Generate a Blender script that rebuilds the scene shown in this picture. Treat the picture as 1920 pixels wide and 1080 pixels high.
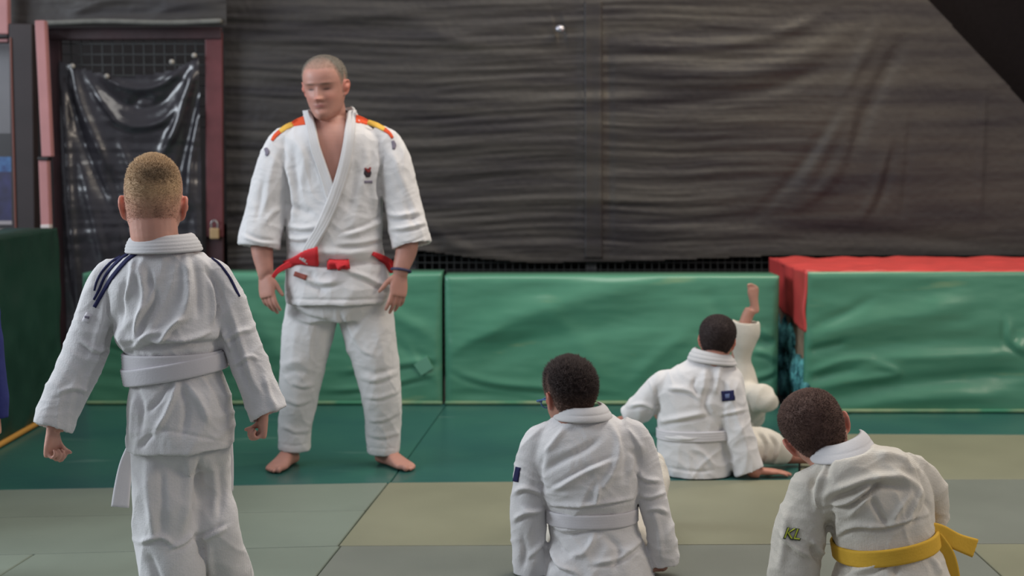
import bpy, math, random
import numpy as np
from mathutils import Vector, Matrix
from mathutils.bvhtree import BVHTree
for _o in list(bpy.data.objects): bpy.data.objects.remove(_o)
C = bpy.context.scene
random.seed(7); RNG = np.random.default_rng(7)
# ------------------------------------------------------------------ camera, world, lights, exposure
FPX = 2760.0; CAMH = 1.333; PITCH = math.atan(250.0/FPX)
cd = bpy.data.cameras.new('camera'); cam = bpy.data.objects.new('camera', cd); C.collection.objects.link(cam)
cd.sensor_width = 36.0; cd.lens = FPX/1920*36.0
cam.location = (0, 0, CAMH); cam.rotation_euler = (math.pi/2-PITCH, 0, 0)
cd.dof.use_dof = True; cd.dof.focus_distance = 4.15; cd.dof.aperture_fstop = 3.2
cd.clip_end = 100
C.camera = cam
w = bpy.data.worlds.new('world'); C.world = w; w.use_nodes = True
w.node_tree.nodes['Background'].inputs[0].default_value = (.86, .88, 1, 1)
w.node_tree.nodes['Background'].inputs[1].default_value = .42
def area(name, loc, target, size, sizey, power, col):
    l = bpy.data.lights.new(name, 'AREA'); l.shape = 'RECTANGLE'; l.size = size; l.size_y = sizey
    l.energy = power; l.color = col
    o = bpy.data.objects.new(name, l); C.collection.objects.link(o); o.location = loc
    d = Vector(target)-Vector(loc); o.rotation_euler = d.to_track_quat('-Z', 'Y').to_euler()
    return o
area('window_daylight', (-6.5, 4.2, 3.0), (0, 5.2, .8), 3.5, 2.2, 450, (.84, .92, 1))
area('hall_skylight', (.6, 5.6, 5.2), (.3, 6.0, 0), 4.5, 2.6, 210, (1, .96, .9))
area('added_warm_light', (2.4, 7.4, 4.3), (.9, 8.9, 2.3), 1.6, .6, 90, (1, .8, .5))  # added warm light, stands in for daylight coming through the upper tarpaulin
area('side_lamp', (5.2, 3.2, 3.2), (.5, 5.0, .8), 2.0, 1.2, 110, (1, .86, .7))
C.view_settings.view_transform = 'Standard'; C.view_settings.look = 'None'
C.view_settings.exposure = -.36; C.view_settings.gamma = 1.0
# ------------------------------------------------------------------ pixel <-> place
CT, ST = math.cos(PITCH), math.sin(PITCH)
CAMP = np.array([0, 0, CAMH])
FW = np.array([0, CT, -ST]); UPV = np.array([0, ST, CT]); RT = np.array([1.0, 0, 0])
def ray(px, py):
    return FW + RT*((px-960)/FPX) - UPV*((py-540)/FPX)
def W(px, py, Y):                       # point at world distance Y seen at px,py
    r = ray(px, py); return CAMP + r*(Y/r[1])
def G(px, py, z=0.0):                   # point on the plane z
    r = ray(px, py); return CAMP + r*((z-CAMH)/r[2])
def proj(V):
    d = V-CAMP; z = d@FW
    return 960+FPX*(d@RT)/z, 540-FPX*(d@UPV)/z, z
def scl(P): return float((P-CAMP)@FW)/FPX   # metres per pixel at P
def unit(v): return v/(np.linalg.norm(v)+1e-12)
# ------------------------------------------------------------------ noise
_perm = np.concatenate([RNG.permutation(256)]*3)
_grad = RNG.normal(size=(256, 3)); _grad /= np.linalg.norm(_grad, axis=1)[:, None]
def noise(P):
    Pi = np.floor(P).astype(int); f = P-Pi; u = f*f*f*(f*(f*6-15)+10); Pi &= 255
    out = 0
    for dx in (0, 1):
        for dy in (0, 1):
            for dz in (0, 1):
                h = _perm[_perm[_perm[Pi[:, 0]+dx]+Pi[:, 1]+dy]+Pi[:, 2]+dz] & 255
                g = _grad[h]; d = f-np.array([dx, dy, dz])
                wt = (u[:, 0] if dx else 1-u[:, 0])*(u[:, 1] if dy else 1-u[:, 1])*(u[:, 2] if dz else 1-u[:, 2])
                out = out+wt*(g*d).sum(1)
    return out*1.6
# ------------------------------------------------------------------ mesh helpers
class MS:                               # a pile of vertices and faces that becomes one mesh
    def __init__(s): s.V = []; s.F = []; s.n = 0
    def add(s, V, F):
        V = np.asarray(V, float); s.V.append(V); s.F += [tuple(int(i)+s.n for i in f) for f in F]; s.n += len(V)
    def arr(s): return np.concatenate(s.V)
def catmull(A, sub):
    A = np.asarray(A, float); n = len(A)
    if n < 3:
        t = np.linspace(0, 1, sub*(n-1)+1)[:, None]; return A[0]*(1-t)+A[-1]*t
    P = np.vstack([2*A[0]-A[1], A, 2*A[-1]-A[-2]]); out = []
    for i in range(1, n):
        p0, p1, p2, p3 = P[i-1:i+3]
        for k in range(sub):
            t = k/sub
            out.append(.5*((2*p1)+(-p0+p2)*t+(2*p0-5*p1+4*p2-p3)*t*t+(-p0+3*p1-3*p2+p3)*t**3))
    out.append(A[-1]); return np.array(out)
def gridfaces(nr, ns, closed=True, off=0):
    F = []
    for i in range(nr-1):
        for j in range(ns if closed else ns-1):
            a = i*ns+j; b = i*ns+(j+1) % ns
            F.append((off+a, off+b, off+b+ns, off+a+ns))
    return F
def loft(ms, rings, sub=4, seg=36, p=1.0, hollow=0.0, hollow_start=0.0, depth=.05):
    """rings: (centre, a, b) vectors. hollow>0: the last end is open, with that wall thickness."""
    R = catmull([np.concatenate(r) for r in rings], sub)
    def inner(r, th, back):
        r = r.copy(); 
        for s in (slice(3, 6), slice(6, 9)):
            L = np.linalg.norm(r[s]); r[s] *= max(.15, (L-th)/L)
        r[:3] += back; return r
    if hollow:
        T = unit(R[-1][:3]-R[-3][:3])
        R = np.vstack([R, inner(R[-1], hollow, 0), inner(R[-1], hollow*1.15, -T*depth)])
    if hollow_start:
        T = unit(R[0][:3]-R[2][:3])
        R = np.vstack([inner(R[0], hollow_start*1.15, -T*depth), inner(R[0], hollow_start, 0), R])
    th = np.linspace(0, 2*np.pi, seg, endpoint=False); c, s = np.cos(th), np.sin(th)
    c = np.sign(c)*np.abs(c)**p; s = np.sign(s)*np.abs(s)**p
    V = R[:, None, :3]+R[:, None, 3:6]*c[None, :, None]+R[:, None, 6:9]*s[None, :, None]
    n = len(R); V = V.reshape(-1, 3)
    F = gridfaces(n, seg)
    V = np.vstack([V, R[0, :3], R[-1, :3]]); a = n*seg
    F += [(a, (j+1) % seg, j) for j in range(seg)]
    F += [(a+1, (n-1)*seg+j, (n-1)*seg+(j+1) % seg) for j in range(seg)]
    ms.add(V, F)
def TR(xl, yl, xr, yr, Y, t, YL=None, YR=None):      # torso ring between two silhouette points
    L = W(xl, yl, YL or Y); R = W(xr, yr, YR or Y); a = (R-L)/2; c = (R+L)/2
    b = np.array([0, 1.0, 0]); b = unit(b-unit(a)*(b@unit(a)))*t
    return (c, a, b)
def tube_rings(pts, ratio=.85, extra=1.0):
    """pts: (px,py,Y,width px[,ratio])"""
    P = np.array([W(p[0], p[1], p[2]) for p in pts]); out = []
    for i, p in enumerate(pts):
        T = unit(P[min(i+1, len(P)-1)]-P[max(i-1, 0)]); v = unit(P[i]-CAMP)
        S = unit(np.cross(T, v)); B = unit(np.cross(S, T)); hw = p[3]/2*scl(P[i])*extra
        r = p[4] if len(p) > 4 else ratio
        out.append((P[i], S*hw, B*hw*r))
    return out
def wtube(ms, P, R, seg=24, sub=4, flat=None):       # world path, radii, rounded ends
    P = np.asarray(P, float); R = np.asarray(R, float)
    A = catmull(np.hstack([P, R[:, None]]), sub) if len(P) > 2 else catmull(np.hstack([P, R[:, None]]), sub)
    T = unit(A[1, :3]-A[0, :3]); ref = np.array([0, 0, 1.0]) if abs(T[2]) < .9 else np.array([1.0, 0, 0])
    S = unit(np.cross(T, ref)); rows = []
    def ringat(c, S, B, r):
        th = np.linspace(0, 2*np.pi, seg, endpoint=False)
        f = flat or 1.0
        return c+S*(np.cos(th)*r)[:, None]+B*(np.sin(th)*r*f)[:, None]
    n = len(A)
    for i in range(n):
        T = unit(A[min(i+1, n-1), :3]-A[max(i-1, 0), :3]); S = unit(S-T*(S@T)); B = np.cross(T, S)
        if i == 0:
            for k in (.95, .6): rows.append(ringat(A[0, :3]-T*A[0, 3]*k, S, B, A[0, 3]*math.sqrt(1-k*k)))
        rows.append(ringat(A[i, :3], S, B, A[i, 3]))
        if i == n-1:
            for k in (.6, .95): rows.append(ringat(A[i, :3]+T*A[i, 3]*k, S, B, A[i, 3]*math.sqrt(1-k*k)))
    V = np.concatenate(rows); m = len(rows); F = gridfaces(m, seg)
    c0, c1 = rows[0].mean(0), rows[-1].mean(0); V = np.vstack([V, c0, c1]); a = m*seg
    F += [(a, (j+1) % seg, j) for j in range(seg)]+[(a+1, (m-1)*seg+j, (m-1)*seg+(j+1) % seg) for j in range(seg)]
    ms.add(V, F)
def ball(ms, c, r, M=None, nu=20, nv=14):
    th = np.linspace(0, 2*np.pi, nu, endpoint=False); ph = np.linspace(-np.pi/2+.12, np.pi/2-.12, nv)
    V = np.array([[math.cos(p)*math.cos(t), math.cos(p)*math.sin(t), math.sin(p)] for p in ph for t in th])*np.asarray(r)
    V = np.vstack([V, [0, 0, -1*np.atleast_1d(r)[-1]], [0, 0, np.atleast_1d(r)[-1]]])
    if M is not None: V = V@np.asarray(M).T
    F = gridfaces(nv, nu); a = nu*nv
    F += [(a, (j+1) % nu, j) for j in range(nu)]+[(a+1, (nv-1)*nu+j, (nv-1)*nu+(j+1) % nu) for j in range(nu)]
    ms.add(V+np.asarray(c), F)
def tomesh(name, V, F):
    me = bpy.data.meshes.new(name); me.from_pydata([tuple(v) for v in np.asarray(V).tolist()], [], [tuple(f) for f in F]); me.update(); return me
def remesh(ms, voxel):
    me = tomesh('tmp', ms.arr(), ms.F); ob = bpy.data.objects.new('tmp', me); C.collection.objects.link(ob)
    md = ob.modifiers.new('r', 'REMESH'); md.mode = 'VOXEL'; md.voxel_size = voxel
    dg = bpy.context.evaluated_depsgraph_get(); dg.update(); ev = ob.evaluated_get(dg); m2 = ev.to_mesh()
    V = np.zeros(len(m2.vertices)*3); m2.vertices.foreach_get('co', V); V = V.reshape(-1, 3)
    L = np.zeros(len(m2.loops), int); m2.loops.foreach_get('vertex_index', L)
    st = np.zeros(len(m2.polygons), int); m2.polygons.foreach_get('loop_start', st)
    tt = np.zeros(len(m2.polygons), int); m2.polygons.foreach_get('loop_total', tt)
    F = L.reshape(-1, 4) if (tt == 4).all() else [tuple(L[a:a+b]) for a, b in zip(st, tt)]
    ev.to_mesh_clear(); bpy.data.objects.remove(ob); bpy.data.meshes.remove(me)
    return V, np.asarray(F)
def smooth(V, F, it, lam=.5, wt=None):
    E = np.vstack([F[:, [0, 1]], F[:, [1, 2]], F[:, [2, 3]], F[:, [3, 0]]])
    a = np.concatenate([E[:, 0], E[:, 1]]); b = np.concatenate([E[:, 1], E[:, 0]]); n = len(V)
    deg = np.bincount(a, minlength=n).astype(float); deg[deg == 0] = 1
    for _ in range(it):
        M = np.stack([np.bincount(a, V[b, k], minlength=n) for k in range(3)], 1)/deg[:, None]
        d = (M-V)*lam
        V = V+(d if wt is None else d*wt[:, None])
    return V
def normals(V, F):
    F = np.asarray(F); n = np.cross(V[F[:, 2]]-V[F[:, 0]], V[F[:, 3 if F.shape[1] > 3 else 1]]-V[F[:, 1 if F.shape[1] > 3 else 0]])
    if F.shape[1] == 3: n = np.cross(V[F[:, 1]]-V[F[:, 0]], V[F[:, 2]]-V[F[:, 0]])
    N = np.stack([np.bincount(F.ravel(), np.repeat(n[:, k], F.shape[1]), minlength=len(V)) for k in range(3)], 1)
    return N/(np.linalg.norm(N, axis=1)[:, None]+1e-12)
def strokes(V, N, S, scale=1.0):
    """folds: each (kind, width px, amp mm, [(x,y)...]) as seen in the photo; r ridge, v valley, f fold (ridge with a valley below it)"""
    x, y, z = proj(V); view = (V-CAMP)/np.linalg.norm(V-CAMP, axis=1)[:, None]
    face = np.clip(-(N*view).sum(1)*2.2-.05, 0, 1); D = np.zeros(len(V))
    for kind, wd, amp, pts in S:
        pts = np.array(pts, float)
        if len(pts) > 2: pts = catmull(pts, 5)
        sel = np.where((x > pts[:, 0].min()-3*wd) & (x < pts[:, 0].max()+3*wd) & (y > pts[:, 1].min()-3*wd) & (y < pts[:, 1].max()+3*wd) & (face > 0))[0]
        if len(sel) == 0: continue
        X = np.stack([x[sel], y[sel]], 1); best = np.full(len(sel), 1e9); side = np.zeros(len(sel)); par = np.zeros(len(sel))
        seg = np.linalg.norm(np.diff(pts, axis=0), axis=1); cum = np.concatenate([[0], np.cumsum(seg)]); tot = cum[-1]
        for i in range(len(pts)-1):
            a, b = pts[i], pts[i+1]; ab = b-a; L2 = ab@ab+1e-9
            t = np.clip(((X-a)@ab)/L2, 0, 1); q = X-a-t[:, None]*ab; d = np.hypot(q[:, 0], q[:, 1])
            m = d < best; best[m] = d[m]; side[m] = np.sign(ab[0]*q[m, 1]-ab[1]*q[m, 0]); par[m] = (cum[i]+t[m]*seg[i])/tot
        taper = np.clip(np.minimum(par, 1-par)*4+.12, 0, 1); s = best*side
        if kind == 'r': pr = np.exp(-(s/wd)**2)
        elif kind == 'v': pr = -np.exp(-(s/wd)**2)
        elif kind == 'f': pr = np.exp(-((s+wd*.5)/wd)**2)-.9*np.exp(-((s-wd*.7)/(wd*.6))**2)
        elif kind == 'g': pr = np.exp(-((s-wd*.5)/wd)**2)-.9*np.exp(-((s+wd*.7)/(wd*.6))**2)
        D[sel] += pr*amp*.001*taper*face[sel]
    return D*scale
def creases(V, f, stretch, amp, seed=0, ang=0):
    """cloth creases: ridged noise, stretched along the direction ang (in the XZ plane)"""
    ca, sa = math.cos(ang), math.sin(ang); U = np.stack([V[:, 0]*ca+V[:, 2]*sa, -V[:, 0]*sa+V[:, 2]*ca, V[:, 1]], 1)
    Wp = noise(U*f*.35+seed*7.3)[:, None]*.25
    Q = (U+Wp*np.array([.1, .35, .1])*1.2)*np.array([f/stretch, f, f*.6])+seed*13.7
    n = 1-np.abs(noise(Q))*2.2; n = np.clip(n, 0, 1); return (n*n-.35)*amp*1.25
OBJ = {}
def link(name, V, F, mat, parent=None, smoothsh=True, org=None, col=None, uv=None):
    """one mesh object, vertices given in world coordinates"""
    V = np.asarray(V, float)
    if org is None: org = np.array(parent['_org']) if parent is not None and '_org' in parent else np.zeros(3)
    me = tomesh(name, V-org, F if not isinstance(F, np.ndarray) else F.tolist())
    for m in (mat if isinstance(mat, (list, tuple)) else [mat]): me.materials.append(m)
    if smoothsh: me.polygons.foreach_set('use_smooth', [True]*len(me.polygons))
    if col is not None:
        at = me.color_attributes.new('Col', 'FLOAT_COLOR', 'POINT')
        at.data.foreach_set('color', np.hstack([col, np.ones((len(col), 1))]).ravel())
    if uv is not None:
        ul = me.uv_layers.new(name='UVMap'); li = np.zeros(len(me.loops), int); me.loops.foreach_get('vertex_index', li)
        ul.data.foreach_set('uv', np.asarray(uv)[li].ravel())
    o = bpy.data.objects.new(name, me); C.collection.objects.link(o)
    if parent is not None: o.parent = parent
    if parent is None: o.location = org
    return o
def thing(name, label, cat, loc=(0, 0, 0), group=None):
    o = bpy.data.objects.new(name, None); C.collection.objects.link(o); o.location = loc; o.empty_display_size = .1
    ORG[o.name] = np.array(loc, float); tag(o, label, cat, group); return o
ORG = {}
def tag(o, label, cat, group=None, kind=None):
    o['label'] = label; o['category'] = cat
    if group: o['group'] = group
    if kind: o['kind'] = kind
    return o
def put(name, V, F, mat, parent, **k):   # child in the thing's local frame
    r = parent
    while r.parent is not None: r = r.parent
    return link(name, V, F, mat, parent, org=ORG.get(r.name, np.array(r.location)), **k)
def struct(o): o['kind'] = 'structure'; return o
def boxms(ms, lo, hi):
    x0, y0, z0 = lo; x1, y1, z1 = hi
    ms.add([(x0, y0, z0), (x1, y0, z0), (x1, y1, z0), (x0, y1, z0), (x0, y0, z1), (x1, y0, z1), (x1, y1, z1), (x0, y1, z1)],
           [(0, 3, 2, 1), (4, 5, 6, 7), (0, 1, 5, 4), (1, 2, 6, 5), (2, 3, 7, 6), (3, 0, 4, 7)])
def bevel(o, w=.006, seg=2):
    m = o.modifiers.new('bevel', 'BEVEL'); m.width = w; m.segments = seg; m.limit_method = 'ANGLE'; return o
# ------------------------------------------------------------------ materials
def s2l(c): return tuple(((v/255/12.92) if v/255 <= .04045 else ((v/255+.055)/1.055)**2.4) for v in c)+(1,)
def mat(name, col, rough=.6, spec=.5, vary=.0, vscale=8, bump=0, bscale=60, attr=False, sheen=0, metal=0, sss=0, stretch=None, weave=0, ribs=0, vcol=None, coat=0, scuff_glare=0, scol=(170, 176, 130), sscale=(3, 3, 14)):
    m = bpy.data.materials.new(name); m.use_nodes = True; nt = m.node_tree; N = nt.nodes; L = nt.links; b = N['Principled BSDF']
    b.inputs['Roughness'].default_value = rough; b.inputs['Specular IOR Level'].default_value = spec; b.inputs['Metallic'].default_value = metal
    b.inputs['Sheen Weight'].default_value = sheen; b.inputs['Coat Weight'].default_value = coat
    if sss: b.inputs['Subsurface Weight'].default_value = sss; b.inputs['Subsurface Radius'].default_value = (.012, .005, .003)
    base = s2l(col) if len(col) == 3 else col
    tc = N.new('ShaderNodeTexCoord'); src = tc.outputs['Object']
    if stretch:
        mp = N.new('ShaderNodeMapping'); mp.inputs['Scale'].default_value = stretch; L.new(src, mp.inputs[0]); src = mp.outputs[0]
    out = None
    if attr:
        a = N.new('ShaderNodeAttribute'); a.attribute_name = 'Col'; out = a.outputs['Color']
    if vary:
        n = N.new('ShaderNodeTexNoise'); n.inputs['Scale'].default_value = vscale; n.inputs['Detail'].default_value = 5; L.new(src, n.inputs['Vector'])
        mx = N.new('ShaderNodeMix'); mx.data_type = 'RGBA'; L.new(n.outputs['Fac'], mx.inputs[0])
        if attr:
            mx.blend_type = 'MULTIPLY'; mx.inputs[0].default_value = 1; cr = N.new('ShaderNodeValToRGB'); L.new(n.outputs['Fac'], cr.inputs[0])
            cr.color_ramp.elements[0].position = .3; cr.color_ramp.elements[1].position = .7
            cr.color_ramp.elements[0].color = (1-vary,)*3+(1,); cr.color_ramp.elements[1].color = (1, 1, 1, 1)
            for l in list(mx.inputs[0].links): L.remove(l)
            L.new(out, mx.inputs[6]); L.new(cr.outputs[0], mx.inputs[7])
        else:
            cr = N.new('ShaderNodeValToRGB'); L.new(n.outputs['Fac'], cr.inputs[0]); cr.color_ramp.elements[0].position = .35; cr.color_ramp.elements[1].position = .65
            L.new(cr.outputs[0], mx.inputs[0])
            v2 = s2l(vcol) if vcol else tuple(c*(1-vary) for c in base[:3])+(1,)
            mx.inputs[6].default_value = base; mx.inputs[7].default_value = v2
        out = mx.outputs[2]
    if scuff_glare:       # worn, rubbed patches; on the teal mat also painted reflections
        mp = N.new('ShaderNodeMapping'); mp.inputs['Scale'].default_value = sscale; L.new(tc.outputs['Object'], mp.inputs[0])
        n3 = N.new('ShaderNodeTexNoise'); n3.inputs['Scale'].default_value = 1.0; n3.inputs['Detail'].default_value = 6; L.new(mp.outputs[0], n3.inputs['Vector'])
        c3 = N.new('ShaderNodeValToRGB'); c3.color_ramp.elements[0].position = .62; c3.color_ramp.elements[1].position = .74; c3.color_ramp.elements[1].color = (scuff_glare,)*3+(1,); L.new(n3.outputs['Fac'], c3.inputs[0])
        m3 = N.new('ShaderNodeMix'); m3.data_type = 'RGBA'; L.new(c3.outputs[0], m3.inputs[0]); m3.inputs[6].default_value = base; m3.inputs[7].default_value = s2l(scol)
        if out is not None: L.new(out, m3.inputs[6])
        out = m3.outputs[2]
    if out is not None: L.new(out, b.inputs['Base Color'])
    else: b.inputs['Base Color'].default_value = base
    last = None
    def addbump(h, strength, dist):
        nonlocal last
        bp = N.new('ShaderNodeBump'); bp.inputs['Strength'].default_value = strength; bp.inputs['Distance'].default_value = dist
        L.new(h, bp.inputs['Height'])
        if last: L.new(last, bp.inputs['Normal'])
        last = bp.outputs[0]
    if bump:
        n2 = N.new('ShaderNodeTexNoise'); n2.inputs['Scale'].default_value = bscale; n2.inputs['Detail'].default_value = 4; L.new(src, n2.inputs['Vector']); addbump(n2.outputs['Fac'], bump, .01)
    if weave:
        for d in ('X', 'Z'):
            wv = N.new('ShaderNodeTexWave'); wv.bands_direction = d; wv.inputs['Scale'].default_value = weave; wv.inputs['Distortion'].default_value = .6; wv.inputs['Detail'].default_value = 1
            L.new(tc.outputs['Object'], wv.inputs['Vector']); addbump(wv.outputs['Fac'], .25, .0012)
    if ribs:
        uvn = tc.outputs['UV']; wv = N.new('ShaderNodeTexWave'); wv.bands_direction = 'Y'; wv.inputs['Scale'].default_value = ribs; L.new(uvn, wv.inputs['Vector']); addbump(wv.outputs['Fac'], .5, .003)
    if last: L.new(last, b.inputs['Normal'])
    return m
GI = mat('white_gi_cotton', (219, 217, 217), .9, .2, vary=.07, vscale=5, bump=.16, bscale=160, sheen=.1, weave=90)
GI2 = mat('cream_gi_cotton', (214, 208, 196), .9, .2, vary=.07, vscale=5, bump=.16, bscale=160, sheen=.1, weave=90)
COLLAR = mat('stitched_collar', (205, 203, 203), .9, .2, vary=.05, bump=.1, bscale=200)
BELTW = mat('white_belt', (212, 209, 212), .85, .2, vary=.06, bump=.1, bscale=200)
SKIN = mat('skin', (190, 140, 120), .5, .4, attr=True, vary=.08, vscale=30, bump=.06, bscale=120, sss=.15)
HAIR = mat('hair', (80, 60, 50), .7, .25, attr=True, vary=.15, vscale=60)
# ------------------------------------------------------------------ the setting
def slab(corners, z0, z1):              # polygon prism from ground corners
    n = len(corners); V = [(c[0], c[1], z0) for c in corners]+[(c[0], c[1], z1) for c in corners]
    F = [tuple(range(n-1, -1, -1)), tuple(range(n, 2*n))]+[(i, (i+1) % n, (i+1) % n+n, i+n) for i in range(n)]
    return V, F
V, F = slab([(-7, -2), (8, -2), (8, 11), (-7, 11)], -.20, -.06)
struct(link('floor', V, F, mat('dark_concrete', (70, 70, 68), .8, .3, vary=.2, bump=.2), smoothsh=False))
V, F = slab([(-7, 11), (8, 11), (8, 11.2), (-7, 11.2)], -.2, 4.6)
struct(link('wall_back', V, F, mat('dark_wall', (38, 35, 36), .8, .3, vary=.3), smoothsh=False))
TATG = mat('tatami_grey_green', (121, 131, 119), .55, .4, vary=.13, vscale=2.2, bump=.15, bscale=220)
TATO = mat('tatami_olive', (131, 131, 109), .55, .4, vary=.13, vscale=2.2, bump=.15, bscale=220)
TATD = mat('tatami_mid_grey', (117, 121, 112), .55, .4, vary=.13, vscale=2.2, bump=.15, bscale=220)
def mat_slab(px, m, label, grp, zt=0.0, cat='mat', name='tatami_mat', inset=.0022, th=.05):
    P = np.array([G(x, y)[:2] for x, y in px]); c = P.mean(0)
    n = len(P); area2 = sum(P[i][0]*P[(i+1) % n][1]-P[(i+1) % n][0]*P[i][1] for i in range(n))
    if area2 < 0: P = P[::-1]
    Q = []
    for i in range(n):
        a, b, d = P[i-1], P[i], P[(i+1) % n]; e1 = unit(b-a); e2 = unit(d-b)
        n1 = np.array([-e1[1], e1[0]]); n2 = np.array([-e2[1], e2[0]]); m2 = unit(n1+n2); Q.append(b+m2*inset/max(.3, m2@n1))
    V, F = slab(Q, zt-th, zt)
    o = link(name, V, F, m, smoothsh=False, org=np.array([c[0], c[1], zt-th])); bevel(o, .005, 2)
    tag(o, label, cat, grp); return o
def vx(y, x0, y0, k): return x0-k*(y-y0)
g0 = 'grey tatami mats'
# row boundaries
def yA(x): return 918-(x/960.)*18 if x < 960 else 900-(x-960)/960.*2      # green / grey front
def yM(x): return 970-(x/700.)*14
def yB(x): return 1040-(x/640.)*17 if x < 640 else 1023-(x-640)/1300.*4
def yC(x): return 1180
sA = lambda y: 726.6-.78*(y-904)        # long seam
mat_slab([(-560, yA(-560)), (720+8, yA(724)), (sA(956), 956), (-600, yM(-600))], TATG, 'grey-green tatami strip bordering the teal mat left of the olive one', g0)
mat_slab([(-600, yM(-600)), (sA(956), 956), (sA(1023), 1023), (-640, yB(-640))], TATG, 'grey-green tatami strip on the left, one row nearer than the teal mat\'s border strip', g0)
mat_slab([(728, yA(728)), (1500, yA(1500)), (1545, 1019), (sA(1023), 1023)], TATO, 'olive tatami mat between the coach\'s feet and the seated boy with glasses', g0)
mat_slab([(1500, yA(1500)), (2500, 897), (2640, 1018), (1545, 1019)], TATD, 'grey tatami mat beside the shoulders of the boy with the yellow belt', g0)
mat_slab([(1500, 813), (2350, 817), (2500, 897), (1500, yA(1500))], TATO, 'olive tatami mat pushed back to the right wall pad behind the leaning boy', g0)
sL = lambda y: 65-1.585*(y-1038)
mat_slab([(-700, yB(-700)), (sL(1038)-0, 1038), (sL(1250), 1250), (-1300, 1250)], TATG, 'grey-green tatami mat in the bottom left corner behind a short slanting seam', g0)
mat_slab([(sL(1038), 1038), (sA(1023)+5, 1023), (sA(1250), 1250), (sL(1250), 1250)], TATG, 'grey-green tatami mat under the standing boy with the white belt', g0)
mat_slab([(sA(1023)+5, 1023), (1812, 1019), (1812+1.095*231, 1250), (sA(1250), 1250)], TATD, 'grey tatami mat under the seated boy with glasses, at the bottom centre', g0)
mat_slab([(1812, 1019), (2640, 1018), (3000, 1250), (1812+1.095*231, 1250)], TATO, 'olive-grey tatami mat in the bottom right corner', g0)
mat_slab([(-1300, 1250), (sA(1250), 1250), (sA(1250)-700, 2200), (-3300, 2200)], TATG, 'grey-green tatami mat nearest the camera on the left, below the photo', g0)
mat_slab([(sA(1250), 1250), (3000, 1250), (5200, 2200), (sA(1250)-700, 2200)], TATD, 'grey tatami mat nearest the camera on the right, below the photo', g0)
GFL = mat('teal_vinyl', (40, 84, 82), .3, .5, scuff_glare=.35, scol=(120, 150, 140), sscale=(1.5, 7, 1), vary=.25, vscale=1.6, bump=.05, bscale=25, vcol=(50, 98, 88))
def sG(y): return 834-(y-758)*.75
mat_slab([(-560, 740), (838, 757), (sG(900)+4, yA(728)), (-560, yA(-560))], GFL, 'teal vinyl floor mat on the left under the coach', 'green floor mats', name='floor_mat', inset=.0015)
mat_slab([(838, 757), (1640, 757), (1498, 813), (1498, yA(1500)), (sG(900)+4, yA(728))], GFL, 'teal vinyl floor mat in the centre under the boy with the navy sleeve patch', 'green floor mats', name='floor_mat', inset=.0015)
mat_slab([(1640, 757), (2300, 757), (2350, 817), (1498, 813)], GFL, 'narrow teal vinyl floor mat along the foot of the right wall pad', 'green floor mats', name='floor_mat', inset=.0015)
# pale marks on the teal mat: scuffs plus white reflections painted into the colour
# ------------------------------------------------------------------ padded walls
def padface(name, x0, x1, ytop, ybot, Yf, S, mt, parent, amp=1.0, th=.28, seed=1, res=.011, bulge=.02):
    """upright foam pad: front face a fine sheet with folds, with back and sides, one mesh"""
    L = W(x0, ybot, Yf)[0]; Rr = W(x1, ybot, Yf)[0]; zt = W((x0+x1)/2, ytop, Yf)[2]; zb = 0.0
    nx = int((Rr-L)/res)+2; nz = int((zt-zb)/res)+2
    X, Z = np.meshgrid(np.linspace(L, Rr, nx), np.linspace(zb, zt, nz))
    u = (X-L)/(Rr-L); v = (Z-zb)/(zt-zb)
    V = np.stack([X.ravel(), np.full(X.size, Yf), Z.ravel()], 1)
    edge = np.clip(np.minimum(np.minimum(X-L, Rr-X), np.minimum(zt-Z, Z+.02))/.03, 0, 1).ravel()
    N = np.tile([0, -1.0, 0], (len(V), 1))
    d = strokes(V, N, S, amp)
    d += .006*noise(V*np.array([1.6, 1, 5])+seed*9)+.003*noise(V*np.array([4, 1, 16])+seed*5)+.0012*noise(V*np.array([9, 1, 40])+seed)
    d += bulge*np.clip(1-((v.ravel()-.35)/.5)**2, 0, 1)*.6
    V[:, 1] -= d*edge; V[:, 1] += (1-np.sqrt(np.clip(edge, 0, 1)))*.012
    F = [(a, b, c, e) for (a, b, c, e) in gridfaces(nz, nx, False)]
    # back and sides
    n = len(V); bord = [j for j in range(nx)]+[i*nx+nx-1 for i in range(1, nz)]+[(nz-1)*nx+j for j in range(nx-2, -1, -1)]+[i*nx for i in range(nz-2, 0, -1)]
    Vb = V[bord].copy(); Vb[:, 1] = Yf+th
    F += [(bord[(k+1) % len(bord)], bord[k], n+k, n+(k+1) % len(bord)) for k in range(len(bord))]
    F.append(tuple(n+k for k in range(len(bord)-1, -1, -1)))
    V = np.vstack([V, Vb])
    o = put(name, V, F, mt, parent) if parent is not None else link(name, V, F, mt, org=np.array([(L+Rr)/2, Yf, 0]))
    return o, (L, Rr, zt)
PADG = mat('green_vinyl', (70, 128, 103), .31, .55, vary=.2, vscale=1.4, bump=.04, bscale=30, vcol=(84, 140, 115), scuff_glare=.3, scol=(160, 170, 120), sscale=(2.2, 2, 13))
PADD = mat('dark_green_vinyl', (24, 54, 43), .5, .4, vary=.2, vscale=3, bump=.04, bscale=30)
YP = 7.8
S1 = [('r', 14, 14, [(640, 560), (720, 580), (828, 640)]), ('v', 12, 10, [(640, 600), (730, 640), (828, 690)]), ('r', 7, 8, [(760, 640), (800, 700), (828, 710)]),
      ('f', 8, 9, [(640, 700), (720, 690), (826, 676)]), ('f', 7, 8, [(600, 735), (700, 728), (826, 700)]), ('r', 22, 12, [(440, 560), (500, 620), (540, 700)]),
      ('f', 9, 9, [(180, 640), (300, 660), (460, 640)]), ('v', 12, 9, [(180, 700), (320, 720), (480, 700)])]
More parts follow.
